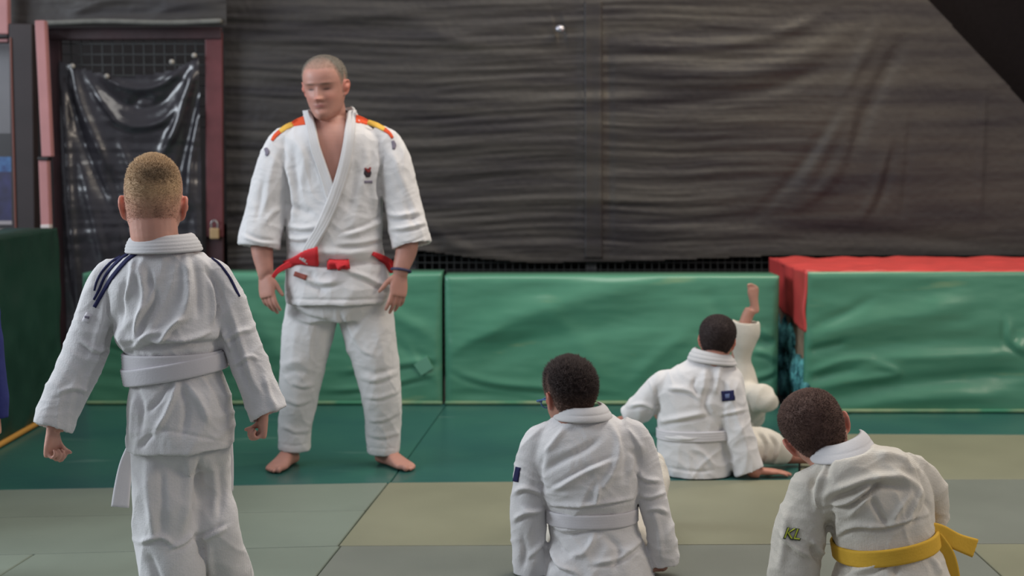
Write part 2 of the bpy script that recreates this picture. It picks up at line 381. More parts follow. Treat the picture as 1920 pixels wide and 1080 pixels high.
S2 = [('r', 26, 22, [(836, 655), (960, 600), (1120, 548), (1240, 530)]), ('v', 22, 12, [(870, 700), (1000, 640), (1180, 600), (1300, 590)]), ('r', 10, 7, [(840, 668), (880, 640), (950, 612)]),
      ('r', 14, 9, [(1180, 720), (1240, 660), (1300, 620)]), ('f', 8, 9, [(838, 690), (900, 716), (1010, 730), (1150, 736)]), ('v', 8, 8, [(850, 735), (950, 742), (1010, 752)]),
      ('f', 8, 10, [(1420, 620), (1450, 640), (1466, 655)]), ('f', 7, 9, [(1410, 660), (1440, 668), (1468, 690)]), ('v', 10, 11, [(1400, 645), (1440, 642), (1468, 628)]),
      ('f', 7, 9, [(1400, 715), (1440, 705), (1468, 690)]), ('r', 9, 8, [(1390, 750), (1440, 738), (1470, 732)]), ('r', 18, 8, [(1000, 560), (1100, 650), (1130, 740)]), ('v', 16, 8, [(1320, 540), (1370, 620), (1400, 720)])]
SR = [('r', 22, 18, [(1512, 640), (1600, 610), (1720, 590), (1830, 560)]), ('v', 18, 12, [(1512, 665), (1620, 655), (1760, 640), (1900, 640)]),
      ('v', 7, 12, [(1512, 658), (1550, 650), (1590, 640)]), ('v', 8, 14, [(1512, 715), (1560, 700), (1620, 690)]), ('r', 7, 10, [(1512, 700), (1580, 675), (1640, 670)]), ('r', 8, 10, [(1512, 730), (1590, 716), (1680, 700), (1620, 672)]),
      ('r', 10, 10, [(1640, 670), (1760, 668), (1920, 662)]), ('v', 15, 18, [(1560, 745), (1660, 722), (1800, 708), (1960, 698)]), ('r', 14, 14, [(1560, 768), (1700, 748), (1920, 735)]), ('f', 8, 12, [(1885, 600), (1890, 640), (1925, 668)]), ('r', 14, 12, [(1900, 640), (1950, 660)]),
      ('v', 10, 10, [(1512, 612), (1560, 600), (1640, 560)])]
t = thing('crash_pad', 'long green vinyl crash pad in the centre, right of the dark seam', 'pad', (W(1200, 757, YP)[0], YP, 0), 'green upright pads')
padface('padding', 835, 1458, 518, 758, YP, S2, PADG, t, seed=2)
t1 = thing('crash_pad', 'green vinyl crash pad behind the coach, left of the dark seam, with a pale patch', 'pad', (W(500, 757, YP)[0], YP, 0), 'green upright pads')
padface('padding', 160, 829, 513, 757, YP, S1, PADG, t1, seed=5)
# pale repair patch
pm = MS(); c = [(776, 684), (800, 668), (812, 690), (790, 704)]
A = np.array([W(x, y, YP-.028) for x, y in c]); pm.add(np.vstack([A, A+[0, .02, 0]]), [(3, 2, 1, 0), (4, 5, 6, 7), (0, 1, 5, 4), (1, 2, 6, 5), (2, 3, 7, 6), (3, 0, 4, 7)])
put('repair_patch', pm.arr(), pm.F, mat('pale_patch', (98, 150, 128), .5, .4), t1, smoothsh=False)
# right pad: red cover, green front
YR = 7.55
RED = mat('red_vinyl', (204, 72, 70), .42, .5, vary=.12, vscale=3, bump=.05, bscale=20)
t = thing('crash_mat', 'thick crash mat at the right with red top and torn red side, green front face', 'pad', (W(1700, 775, YR)[0], YR, 0), 'green upright pads')
o, (L, Rr, zt) = padface('front_cover', 1507, 2300, 510, 776, YR, SR, PADG, t, seed=9, th=.03)
YB = 8.62
m = MS()
def gridsheet(m, P00, P10, P01, P11, nu, nv, th, nrm, amp=.006, seed=0):
    u, v = np.meshgrid(np.linspace(0, 1, nu), np.linspace(0, 1, nv)); u = u.ravel()[:, None]; v = v.ravel()[:, None]
    V = P00*(1-u)*(1-v)+P10*u*(1-v)+P01*(1-u)*v+P11*u*v
    V = V+np.asarray(nrm)*(noise(V*7+seed)*amp)[:, None]
    F = gridfaces(nv, nu, False); n = len(V)
    m.add(np.vstack([V, V-np.asarray(nrm)*th]), F+[tuple(n+i for i in reversed(f)) for f in F]+
          [(j+1, j, n+j, n+j+1) for j in range(nu-1)]+[((nv-1)*nu+j, (nv-1)*nu+j+1, n+(nv-1)*nu+j+1, n+(nv-1)*nu+j) for j in range(nu-1)]+
          [(i*nu, (i+1)*nu, n+(i+1)*nu, n+i*nu) for i in range(nv-1)]+[((i+1)*nu+nu-1, i*nu+nu-1, n+i*nu+nu-1, n+(i+1)*nu+nu-1) for i in range(nv-1)])
xb = L-.0
gridsheet(m, np.array([L, YR+.02, zt+.004]), np.array([Rr, YR+.02, zt+.004]), np.array([xb, YB, zt+.004]), np.array([Rr, YB, zt+.004]), 120, 50, .02, (0, 0, 1), .012, 3)
put('red_top_cover', m.arr(), m.F, RED, t)
m = MS()   # torn red side cover, lower edge slanting down to the front
zf = .42; zk = .50
gridsheet(m, np.array([L-.006, YR+.005, zf]), np.array([xb-.006, YB, zk]), np.array([L-.006, YR+.005, zt]), np.array([xb-.006, YB, zt+.0]), 50, 26, .012, (-1, 0, 0), .012, 8)
put('red_side_cover', m.arr(), m.F, RED, t)
m = MS(); boxms(m, (L+.02, YR+.035, .015), (Rr-.02, YB-.02, zt-.02)); put('foam_core', m.arr(), m.F, mat('tan_foam', (150, 128, 108), .95, .1, vary=.25, vscale=20, bump=.5, bscale=60), t, smoothsh=False)
FOT = mat('teal_foam', (98, 168, 170), .95, .1, vary=.5, vscale=25, bump=.6, bscale=60, vcol=(30, 60, 74))
m = MS()
for k in range(46):
    yy = YR+.05+random.random()*.95; z = .04+random.random()*.33
    ball(m, (L+.02+random.uniform(-.01, .008), yy, z), (.024+random.random()*.012, .03+random.random()*.06, .03+random.random()*.07), nu=10, nv=8)
V = m.arr(); V = V+.018*np.stack([noise(V*30)*.5, noise(V*30+9), noise(V*30+22)*1.6], 1)
fo = put('crumbled_foam', V, m.F, FOT, t); fo['kind'] = 'stuff'
# pale worn welt along the foot of the pads
WELT = mat('worn_welt', (142, 154, 118), .6, .3, vary=.8, vscale=3.5, bump=.2, bscale=40, vcol=(62, 126, 98))
for (x0, x1, y, Y, par) in ((165, 826, 757, YP, t1), (1507, 2300, 776, YR, t)):
    m = MS(); P = [W(x, y-2, Y-.02) for x in np.linspace(x0, x1, 20)]; P = [np.array([p[0], Y-.022, .012]) for p in P]
    wtube(m, P, [.011]*20, seg=8, sub=2); put('welt', m.arr(), m.F, WELT, par)
m = MS(); P = [np.array([W(x, 757, YP)[0], YP-.022, .012]) for x in np.linspace(838, 1456, 20)]
wtube(m, P, [.011]*20, seg=8, sub=2)
put('welt', m.arr(), m.F, WELT, [o for o in bpy.data.objects if o.name.startswith('crash_pad') and 'centre' in o['label']][0])
# side pad on the left
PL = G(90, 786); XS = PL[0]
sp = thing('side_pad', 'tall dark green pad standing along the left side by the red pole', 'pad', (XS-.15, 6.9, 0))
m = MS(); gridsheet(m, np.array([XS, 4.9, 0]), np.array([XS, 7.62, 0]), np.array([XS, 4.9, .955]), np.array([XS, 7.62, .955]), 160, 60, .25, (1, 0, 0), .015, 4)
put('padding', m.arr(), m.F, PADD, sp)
m = MS(); P = [np.array([XS+.012, y, .016]) for y in np.linspace(4.9, 7.62, 16)]; wtube(m, P, [.014]*16, seg=8, sub=2)
put('orange_welt', m.arr(), m.F, mat('orange_welt', (176, 128, 60), .6, .3), sp)
# ------------------------------------------------------------------ black netting and tarpaulins
YT = 8.95
TARP = mat('black_tarpaulin', (40, 37, 40), .52, .34, vary=.35, vscale=1.6, bump=.12, bscale=30, vcol=(62, 59, 56), stretch=(.6, 1, 5))
def tarp(name, poly_top, xl, xr, ytop, ybot, Y, S, mt, parent, res=.012, seed=1, fine=1.0, cut=None, th=.004, dampr=None):
    a = W(xl, ytop, Y); b = W(xr, ybot, Y); nx = int((b[0]-a[0])/res); nz = int((a[2]-b[2])/res)
    X, Z = np.meshgrid(np.linspace(a[0], b[0], nx), np.linspace(b[2], a[2], nz)); V = np.stack([X.ravel(), np.full(X.size, Y), Z.ravel()], 1)
    N = np.tile([0, -1.0, 0], (len(V), 1)); x, y, _ = proj(V)
    d = strokes(V, N, S)
    if fine:
        rd = 1-np.clip((x-1350)/350, 0, .85)
        warp = .05*noise(V*np.array([.8, 1, .8])+seed)
        n1 = noise(np.stack([V[:, 0]*1.3+seed, V[:, 2]*0+3.3, (V[:, 2]+warp)*27], 1)); n0 = noise(np.stack([V[:, 0]*.9+seed, V[:, 2]*0+5.3, (V[:, 2]+warp)*11], 1))
        n2 = noise(np.stack([V[:, 0]*4+seed, V[:, 2]*0+7.3, (V[:, 2]+warp)*55], 1))
        d += fine*rd*(.0065*n1+.002*n2+.009*n0)+.012*noise(V*np.array([1.1, 1, 1.6])+seed*3)+.0012*noise(V*30)
    V[:, 1] -= d
    F = np.array(gridfaces(nz, nx, False))
    if cut is not None:
        k = cut(x, y); V, F = cut_mesh(V, F, k)
    if parent.name.startswith('black_tarp'): OBJ['tarp'] = mkb(V, F)
    n = len(V); V2 = V+[0, th, 0]
    FF = F.tolist()+[[n+i for i in reversed(f)] for f in F.tolist()]
    return put(name, np.vstack([V, V2]), FF, mt, parent)
mkb = lambda V, F: BVHTree.FromPolygons(V.tolist(), F.tolist())
def cut_mesh(V, F, keep):
    F = F[keep[F].all(1)]; u, inv = np.unique(F, return_inverse=True); return V[u], inv.reshape(F.shape)
ST_ = [('r', 15, 16, [(1660, 20), (1600, 150), (1560, 250), (1480, 400)]), ('v', 16, 18, [(1700, 60), (1630, 200), (1590, 300)]), ('r', 14, 14, [(1600, 190), (1590, 260), (1560, 330), (1490, 400)]),
       ('v', 14, 12, [(1560, 120), (1440, 170), (1300, 190), (1150, 200)]), ('r', 20, 14, [(1620, 40), (1500, 110), (1330, 150), (1150, 130)]), ('r', 12, 10, [(1560, 20), (1440, 70), (1300, 90)]),
       ('v', 12, 11, [(1640, 90), (1560, 230), (1470, 350), (1400, 420)]), ('r', 10, 9, [(1660, 280), (1640, 360), (1610, 420)]), ('v', 9, 9, [(1680, 260), (1660, 350), (1640, 400)]),
       ('r', 12, 10, [(1095, -20), (1096, 200), (1096, 500)]), ('r', 12, 10, [(1122, -20), (1124, 200), (1124, 500)]), ('v', 9, 9, [(1140, 40), (1142, 300), (1143, 500)]), ('v', 26, 12, [(1040, 60), (1060, 56)]),
       ('r', 16, 10, [(760, 40), (900, 90), (1050, 110)]), ('r', 12, 9, [(440, 60), (600, 40), (800, 20)]), ('v', 12, 10, [(790, 440), (860, 490), (980, 510)]), ('r', 11, 9, [(800, 420), (880, 470), (1000, 490)]),
       ('r', 8, 8, [(1846, 150), (1840, 300), (1836, 420)]), ('v', 8, 7, [(1710, 200), (1700, 330), (1690, 420)]), ('v', 14, 10, [(1400, 450), (1600, 440), (1900, 460)])]
tt = thing('black_tarpaulin', 'large rippled black tarpaulin hung across the back of the hall, behind the coach and pads', 'tarpaulin', (.3, YT, 0))
diag = lambda x, y: (x-1742) < (y+0)*(178/190.) 
tarp('sheet', None, 418, 2080, -40, 516, YT, ST_, TARP, tt, seed=3, res=.0075, cut=lambda x, y: diag(x, y) & (y < np.interp(x, [418, 700, 770, 900, 1000, 1200, 1460, 1920], [512, 508, 468, 486, 494, 490, 480, 480])))
gl = MS(); ball(gl, W(1050, 54, YT-.04), (.028, .02, .022)); put('hole_glint', gl.arr(), gl.F, mat('glint_steel', (190, 190, 200), .3, .5, metal=.7), tt)  # bright ball stands for the white glint at a hole in the sheet
t2 = thing('dark_net', 'near-black flat net in the upper right corner behind the cut edge of the tarpaulin', 'net', (2.6, YT+.12, 0))
m = MS(); boxms(m, (W(1600, 0, YT+.12)[0], YT+.12, .3), (3.9, YT+.13, 3.0)); put('sheet', m.arr(), m.F, mat('flat_black_net', (20, 17, 19), .95, .1, vary=.2, vscale=40), t2, smoothsh=False)
# wire fence behind the tarpaulin foot
YF = YT+.07
ft = thing('wire_fence', 'dark welded wire fence showing below the tarpaulin just above the green pads', 'fence', (.3, YF, 0))
WIRE = mat('dark_wire', (58, 60, 60), .5, .5, metal=.3)
m = MS()
x0, x1 = W(425, 500, YF)[0], W(1640, 500, YF)[0]
for x in np.arange(x0, x1, .045): boxms(m, (x, YF, 0.02), (x+.006, YF+.006, .82))
for z in np.arange(.04, .82, .045): boxms(m, (x0, YF-.006, z), (x1, YF, z+.006))
put('wire_mesh', m.arr(), m.F, WIRE, ft, smoothsh=False)
for xx in (770, 1110):
    m = MS(); x = W(xx, 500, YF)[0]; boxms(m, (x-.03, YF+.02, .0), (x+.03, YF+.06, 2.4)); put('post', m.arr(), m.F, mat('grey_post', (88, 88, 92), .5), ft, smoothsh=False)
m = MS(); boxms(m, (x0-.1, YF+.2, -.05), (x1+.1, YF+.22, .9))
bk = link('dark_backing', m.arr(), m.F, mat('dark_backing', (34, 32, 33), .9, .2), smoothsh=False, org=np.array([.3, YF+.2, 0])); tag(bk, 'dark sheet seen through the holes of the wire fence above the green pads', 'sheet')
# ------------------------------------------------------------------ gate at left
YG = 8.84
MAR = mat('maroon_steel', (98, 50, 54), .5, .4, vary=.3, vscale=6, bump=.1, bscale=30)
MARD = mat('dark_maroon_steel', (58, 36, 40), .5, .4, vary=.3, vscale=6, bump=.1, bscale=30)
PINK = mat('faded_red_paint', (172, 120, 120), .45, .4, vary=.15, vscale=4)
def bar(name, pa, pb, hw, Y, mt, parent, dep=.04):
    A = W(pa[0], pa[1], Y); B = W(pb[0], pb[1], Y); T = unit(B-A); S = unit(np.cross(T, [0, 1.0, 0])); D = np.array([0, 1.0, 0])
    h = hw*scl(A); V = [p+S*h*a+D*dep*b for p in (A, B) for a, b in ((-1, 0), (1, 0), (1, 1), (-1, 1))]
    o = put(name, V, [(0, 1, 2, 3), (7, 6, 5, 4), (0, 4, 5, 1), (1, 5, 6, 2), (2, 6, 7, 3), (3, 7, 4, 0)], mt, parent, smoothsh=False); bevel(o, .006); return o
gt = thing('metal_gate', 'maroon steel gate frame with black plastic sheet hung inside, left behind the boy', 'gate', (W(250, 500, YG)[0], YG, 0))
bar('jamb', (101, 52), (122, 790), 11, YG, MARD, gt); bar('jamb', (400, 60), (402, 445), 16, YG, MAR, gt); bar('jamb', (402, 445), (404, 700), 16, YG+.02, MARD, gt)
bar('lintel', (88, 64), (415, 62), 11, YG-.01, MARD, gt)
m = MS(); a = W(112, 76, YG+.05); b = W(386, 240, YG+.05)
for x in np.arange(a[0], b[0], .062): boxms(m, (x, YG+.05, .2), (x+.007, YG+.057, a[2]))
for z in np.arange(b[2], a[2], .062): boxms(m, (a[0], YG+.043, z), (b[0], YG+.05, z+.007))
put('wire_mesh', m.arr(), m.F, WIRE, gt, smoothsh=False)
SHEET = mat('shiny_black_plastic', (44, 42, 47), .26, .6, vary=.2, vscale=4, bump=.25, bscale=16, coat=.2)
SP = [('r', 9, 34, [(372, 108), (350, 180), (330, 240), (300, 300)]), ('v', 9, 28, [(376, 150), (362, 220), (340, 300), (320, 400)]), ('r', 8, 30, [(378, 170), (368, 240), (356, 320), (350, 420)]), ('r', 9, 30, [(134, 125), (150, 190), (175, 250), (205, 320)]),
      ('v', 9, 24, [(120, 130), (140, 220), (170, 310), (220, 420)]), ('r', 8, 24, [(118, 130), (125, 260), (135, 420), (150, 600)]), ('r', 8, 22, [(160, 140), (200, 200), (230, 232), (280, 236), (320, 215), (350, 160)]),
      ('v', 9, 18, [(180, 150), (230, 195), (290, 200), (340, 150)]), ('r', 7, 18, [(190, 140), (240, 165), (300, 160), (360, 115)]), ('r', 8, 18, [(220, 260), (250, 330), (280, 420)]), ('v', 10, 18, [(200, 300), (230, 400), (260, 500)]),
      ('r', 10, 16, [(150, 300), (175, 400), (200, 520)]), ('r', 9, 16, [(360, 300), (366, 400), (372, 500)]), ('v', 8, 14, [(245, 200), (262, 185), (290, 190)])]
def scal(x, y):
    u = np.clip((x-112)/268, 0, 1); yt = np.interp(u, [0, .06, .2, .36, .5, .66, .8, .92, 1], [112, 118, 130, 140, 141, 136, 128, 112, 96]); return y > yt
tarp('plastic_sheet', None, 110, 386, 90, 800, YG-.02, SP, SHEET, gt, seed=11, fine=.5, cut=scal)
for x, y in ((364, 104), (322, 116), (200, 143), (136, 124)):
    m = MS(); ball(m, W(x, y, YG-.05), .016, nu=10, nv=8); put('clip', m.arr(), m.F, mat('pale_clip', (150, 146, 140), .4), gt)
m = MS(); P0 = W(402, 434, YG-.03); boxms(m, P0+[-.027, -.01, -.045], P0+[.027, .015, .02]); pk = put('padlock', m.arr(), m.F, mat('brass', (178, 150, 112), .35, metal=.4), gt, smoothsh=False); bevel(pk, .006)
m = MS(); wtube(m, [P0+[-.018, 0, .02], P0+[-.018, 0, .05], P0+[0, 0, .066], P0+[.018, 0, .05], P0+[.018, 0, .02]], [.005]*5, seg=8); put('shackle', m.arr(), m.F, mat('steel', (150, 150, 150), .3, metal=.7), pk)
# valance above the gate and its pale hem
vt = thing('tarpaulin_valance', 'short black tarpaulin strip hanging above the gate with a pale hem rope', 'tarpaulin', (W(240, 0, YG-.12)[0], YG-.12, 0))
tarp('sheet', None, -20, 425, -40, 47, YG-.12, [('r', 10, 14, [(120, 30), (200, 0), (260, -10)]), ('r', 8, 10, [(280, 30), (340, 10), (420, 5)])], TARP, vt, seed=6, fine=1)
m = MS(); P = [W(x, 42+1.5*math.sin(x/40)-(x-85)*.004, YG-.14) for x in np.linspace(80, 412, 16)]; wtube(m, P, [.016]*16, seg=8, sub=3); put('hem_rope', m.arr(), m.F, mat('dusty_rope', (104, 104, 100), .8, vary=.3, vscale=12), vt)
# pole, post, doorway things at far left
pt = thing('red_pole', 'faded red painted pole in two lengths beside the gate, above the dark green side pad', 'pole', tuple(W(82, 440, 8.4)*[1, 1, 0]))
bar('upper_length', (74, 38), (87, 294), 9.5, 8.4, PINK, pt, .06); bar('lower_length', (80, 300), (84.5, 424), 8.5, 8.4, PINK, pt, .06)
bar('clamp', (80, 294), (80, 301), 10, 8.39, mat('black_clamp', (28, 24, 26), .5), pt, .08); bar('white_foot', (84, 421), (84.5, 430), 8.6, 8.39, mat('white_band', (190, 180, 178), .5), pt, .06)
bar('lower_post', (85, 430), (90, 800), 8, 8.41, MARD, pt, .05)
bp_ = thing('dark_post', 'wide near-black post between the doorway and the red pole', 'post', tuple(W(42, 440, 8.45)*[1, 1, 0]))
bar('post', (38, 44), (48, 760), 22, 8.6, mat('blackish_red_paint', (42, 32, 34), .6, vary=.2, vscale=6), bp_, .1)
bar('edge_trim', (19, 70), (29, 436), 1.6, 8.59, mat('rusty_trim', (120, 74, 66), .5), bp_, .02)
bn = thing('banner', 'grey and blue printed banner at the far left edge, above the side pad', 'banner', tuple(W(-10, 300, 8.9)*[1, 1, 0]))
def panel(name, x0, x1, y0, y1, Y, mt, parent, th=.01):
    a = W(x0, y0, Y); b = W(x1, y1, Y); m = MS(); boxms(m, (a[0], Y, b[2]), (b[0], Y+th, a[2])); return put(name, m.arr(), m.F, mt, parent, smoothsh=False)
panel('grey_field', -120, 24, 82, 250, 8.9, mat('grey_print', (112, 110, 114), .4, vary=.2, vscale=3), bn)
panel('dark_field', -120, 26, 250, 294, 8.9, mat('dark_print', (46, 44, 46), .4), bn)
panel('light_blue_field', -120, 27, 294, 322, 8.9, mat('sky_print', (70, 118, 168), .4, vary=.4, vscale=14, vcol=(40, 60, 110)), bn)
panel('navy_field', -120, 27, 322, 414, 8.9, mat('navy_print', (52, 52, 96), .4, vary=.4, vscale=10, vcol=(38, 36, 60)), bn)
panel('white_band', -120, 30, 414, 421, 8.9, mat('white_print', (156, 148, 150), .4), bn)
panel('dark_strip', -120, 30, 421, 429, 8.9, mat('black_strip', (40, 36, 38), .4), bn)
panel('pale_sill', -120, 32, 429, 440, 8.9, mat('pale_sill', (136, 128, 120), .5), bn)
pp = thing('red_pole', 'short faded red pole at the very top left corner above the banner', 'pole', tuple(W(2, 0, 8.7)*[1, 1, 0]))
bar('pole', (3, -60), (5, 64), 10, 8.6, PINK, pp, .06); bar('cross_bar', (-90, 68), (16, 66), 4, 8.69, mat('blackbar', (40, 34, 36), .5), pp, .05); bar('thin_bar', (-90, 77), (15, 76), 3, 8.68, PINK, pp, .03)
# ------------------------------------------------------------------ figure builders
def rotm(yaw, pitch, roll):
    return np.array(Matrix.Rotation(math.radians(yaw), 3, 'Z')@Matrix.Rotation(math.radians(pitch), 3, 'X')@Matrix.Rotation(math.radians(roll), 3, 'Y'))
HR = np.array([(-.03, .06, .22, .14), (-.01, .12, .32, .10), (.03, .175, .375, .02), (.09, .215, .39, -.1), (.16, .25, .385, -.2), (.24, .28, .385, -.27), (.32, .30, .385, -.325), (.42, .312, .385, -.385),
               (.52, .325, .385, -.425), (.62, .335, .405, -.45), (.71, .333, .40, -.45), (.79, .315, .37, -.425), (.86, .28, .315, -.37), (.92, .225, .235, -.29), (.965, .155, .14, -.195), (.99, .085, .05, -.11), (1.0, .02, -.01, -.04)])
HRK = HR.copy(); HRK[:6, 1] *= .93; HRK[:7, 2] *= .94; HRK[8:14, 3] *= 1.03
class Head:
    def __init__(s, c, H, M, kid=True, wide=1.0, face=False):
        s.c, s.H, s.M, s.wide = np.asarray(c), H, M, wide
        nz, nu = 110, 150
        R = catmull(HRK if kid else HR, 8); zz = np.interp(np.linspace(0, 1, nz), np.linspace(0, 1, len(R)), np.arange(len(R)))
        R = np.stack([np.interp(zz, np.arange(len(R)), R[:, k]) for k in range(4)], 1)
        ph = np.linspace(0, 2*np.pi, nu, endpoint=False); sx, cx = np.sin(ph), np.cos(ph)
        px = np.sign(sx)*np.abs(sx)**.93; py = np.abs(cx)**.95
        x = R[:, 1:2]*px*wide; y = -.03+np.where(cx > 0, (R[:, 2:3]+.03)*py, (R[:, 3:4]+.03)*py); z = np.repeat(R[:, :1], nu, 1)
        X = np.stack([x, y, z], -1).reshape(-1, 3); fr = (X[:, 1] > .05)
        g = lambda cx_, cz, wx, wz: np.exp(-((X[:, 0]-cx_)/wx)**2-((X[:, 2]-cz)/wz)**2)*fr
        sm = lambda a, b, t: np.clip((t-a)/(b-a), 0, 1)
        lx, lz = np.abs(X[:, 0]), X[:, 2]
        dy = np.zeros(len(X))
        for sg in (-1, 1):
            dy -= .035*g(sg*.135, .49, .075, .055); dy += .018*g(sg*.13, .585, .11, .03); dy += .013*g(sg*.13, .487, .04, .022); dy += .014*g(sg*.17, .36, .08, .07)
            dy -= .006*g(sg*.13, .484, .05, .006); dy += .035*g(sg*.052, .335, .028, .028)
        t = sm(.56, .34, lz)*(lz > .29); dy += fr*t*.1*np.exp(-(lx/(.035+.02*t))**2)*np.where(lz < .33, sm(.29, .34, lz), 1); dy += .03*g(0, .345, .045, .03)
        dy += .018*g(0, .235, .09, .014)+.02*g(0, .205, .075, .016)-.014*g(0, .221, .085, .006)-.012*g(0, .17, .08, .02)+.022*g(0, .09, .08, .05)-.012*g(0, .27, .02, .03)
        X[:, 1] += dy; s.X = X; s.nz, s.nu = nz, nu
        s.F = gridfaces(nz, nu)
    def w(s, X): return s.c+((np.asarray(X)-[0, -.03, .5])*s.H)@s.M.T
    def loc(s, V): return ((V-s.c)@s.M)/s.H+[0, -.03, .5]
    def add(s, ms, ears=1.0):
        V = s.w(s.X); n = len(V); nu, nz = s.nu, s.nz; V = np.vstack([V, V[:nu].mean(0), V[-nu:].mean(0)])
        F = list(s.F)+[(n, (j+1) % nu, j) for j in range(nu)]+[(n+1, (nz-1)*nu+j, (nz-1)*nu+(j+1) % nu) for j in range(nu)]
        ms.add(V, F)
        for sg in (-1, 1):      # ear: helix rim, inner plate, lobe
            b = .312*s.wide; out = .075*ears
            pts = [(b-.01, .05, .43), (b+.02*1, .045, .52), (b+out*.7, .0, .585), (b+out, -.06, .58), (b+out, -.095, .52), (b+out*.8, -.085, .45), (b+out*.45, -.045, .385), (b+.005, .005, .36)]
            wtube(ms, s.w([(sg*a, c, d) for a, c, d in pts]), np.array([.018, .02, .021, .021, .022, .022, .026, .024])*s.H, seg=10)
            P = [(b-.02, .02, .47), (b+out*.35, -.02, .48), (b+out*.62, -.055, .50)]
            wtube(ms, s.w([(sg*a, c, d) for a, c, d in P]), np.array([.05, .06, .05])*s.H, seg=12)
            wtube(ms, s.w([(sg*(b-.03), .0, .40), (sg*(b+out*.3), -.03, .47), (sg*(b+out*.5), -.04, .54)]), np.array([.03, .034, .03])*s.H, seg=12)
def hairline(ang, kid=True):
    return np.interp(ang, np.radians([0, 25, 50, 68, 80, 95, 112, 135, 180]), [.84, .82, .72, .52, .46, .62, .40, .25, .20] if kid else [.82, .84, .80, .56, .48, .62, .42, .28, .24])
def make_hair(head, parent, colf, mt, thick=.035, n=9000, slen=.008, kid=True, rough=.004, comb=(0, 0, 0), lift=0.0, fade=.12, seed=1, topl=1.0):
    X = head.X; R = np.random.default_rng(seed); ang = np.abs(np.arctan2(X[:, 0], X[:, 1])); hl = hairline(ang, kid)
    k = np.clip((X[:, 2]-hl)/fade, -.35, 1)
    Nn = normals(X, np.array(head.F)); 
    if (Nn*(X-[0, -.03, .5])).sum(1).mean() < 0: Nn = -Nn
    tk = thick*np.clip(k, -.3, 1)+lift*np.clip((X[:, 2]-.8)/.2, 0, 1)*np.clip(k, 0, 1)
    V = X+Nn*(tk+(noise(X*28+seed)*rough*3+noise(X*70)*rough)*np.clip(k, 0, 1))[:, None]
    keep = k > -.3; F = np.array(head.F); V2, F2 = cut_mesh(V, F, keep)
    u = np.unique(F[keep[F].all(1)]); kk = k[u]; X2 = X[u]; N2 = Nn[u]; top = X2[:, 2] > .99
    # crown cap
    nring = head.nu; last = np.where(np.isclose(X2[:, 2], X2[:, 2].max()))[0]
    F2 = F2.tolist()
    ci = len(V2); V2 = np.vstack([V2, V2[last].mean(0)+[0, 0, .004]]); X2 = np.vstack([X2, [0, -.03, 1]]); N2 = np.vstack([N2, [0, 0, 1]]); kk = np.append(kk, 1)
    F2 += [[ci, last[j], last[(j+1) % len(last)]] for j in range(len(last))]
    col = colf(X2, kk, R.normal(size=len(X2))*.0)
    # short hairs
    cand = np.where(kk[:-1] > -.05)[0]; cand = R.choice(cand, n); jit = R.normal(size=(n, 3))*.012
    base = V2[cand]+jit*(1-N2[cand]**2); D = N2[cand]+R.normal(size=(n, 3))*.35+np.asarray(comb); D /= np.linalg.norm(D, axis=1)[:, None]
    L = (slen/head.H)*R.uniform(.5, 1.25, n)*np.clip(kk[cand]+.25, .2, 1)*(1+(topl-1)*np.clip((X2[cand, 2]-.72)/.2, 0, 1)); wdt = .0009/head.H
    t1 = np.cross(D, R.normal(size=(n, 3))); t1 /= np.linalg.norm(t1, axis=1)[:, None]; t2 = np.cross(D, t1)
    base = base-D*.006
    T = np.stack([base+t1*wdt, base-t1*wdt*.5+t2*wdt*.87, base-t1*wdt*.5-t2*wdt*.87, base+D*(L[:, None]+.006)], 1).reshape(-1, 3)
    off = len(V2); idx = off+4*np.arange(n)
    F2 += np.concatenate([np.stack([idx, idx+1, idx+3], 1), np.stack([idx+1, idx+2, idx+3], 1), np.stack([idx+2, idx, idx+3], 1)]).tolist()
    cs = colf(X2[cand], kk[cand], R.normal(size=n)); col = np.vstack([col, np.repeat(cs, 4, 0)])
    VV = head.w(np.vstack([V2, T]))
    return put('hair', VV, F2, mt, parent, col=np.clip(col, 0, 1))
def hand(ms, wrist, d, n, u, L, curls=(.35, .4, .45, .5), thumb=(.5, .35), spread=.05, fr=1.0):
    wrist = np.asarray(wrist, float); d = unit(np.asarray(d, float)); n = np.asarray(n, float); n = unit(n-d*(n@d)); u = np.asarray(u, float); u = unit(u-d*(u@d)-n*(u@n))
    loft(ms, [(wrist-d*.06*L, u*.15*L, n*.105*L), (wrist+d*.02*L, u*.15*L, n*.10*L), (wrist+d*.14*L+u*.015*L, u*.185*L, n*.10*L), (wrist+d*.32*L+u*.01*L, u*.215*L, n*.088*L), (wrist+d*.47*L, u*.205*L, n*.075*L), (wrist+d*.54*L, u*.18*L, n*.06*L)], seg=20, sub=3, p=.8)
    for k, (o, ln, r) in enumerate(((.155, .43, .049), (.05, .475, .05), (-.055, .445, .048), (-.15, .35, .042))):
        p = wrist+d*(.48-.02*abs(k-1))*L+u*o*L; dd = unit(d+u*spread*(1.5-k)); nn = n; c = curls[k]; P = [p-dd*.03*L]; r *= fr; Rr = [r*L]
        for sl, f in ((.46, .7), (.3, 1.0), (.24, .8)):
            a = c*f; dd, nn = dd*math.cos(a)+nn*math.sin(a), nn*math.cos(a)-dd*math.sin(a)
            p = p+dd*sl*ln*L; P.append(p); Rr.append(r*L*(1.0 if sl > .4 else .92 if sl > .25 else .78))
        wtube(ms, P, Rr, seg=10, sub=4)
    a, b = thumb; p = wrist+d*.1*L+u*.13*L; t1 = unit(d*.75+u*a+n*.25); t2 = unit(t1*1.0+d*.35-u*.1+n*b)
    wtube(ms, [p, p+t1*.2*L, p+t1*.2*L+t2*.16*L, p+t1*.2*L+unit(t2+n*b*.3)*.29*L], [.075*L, .06*L, .052*L, .042*L], seg=10)
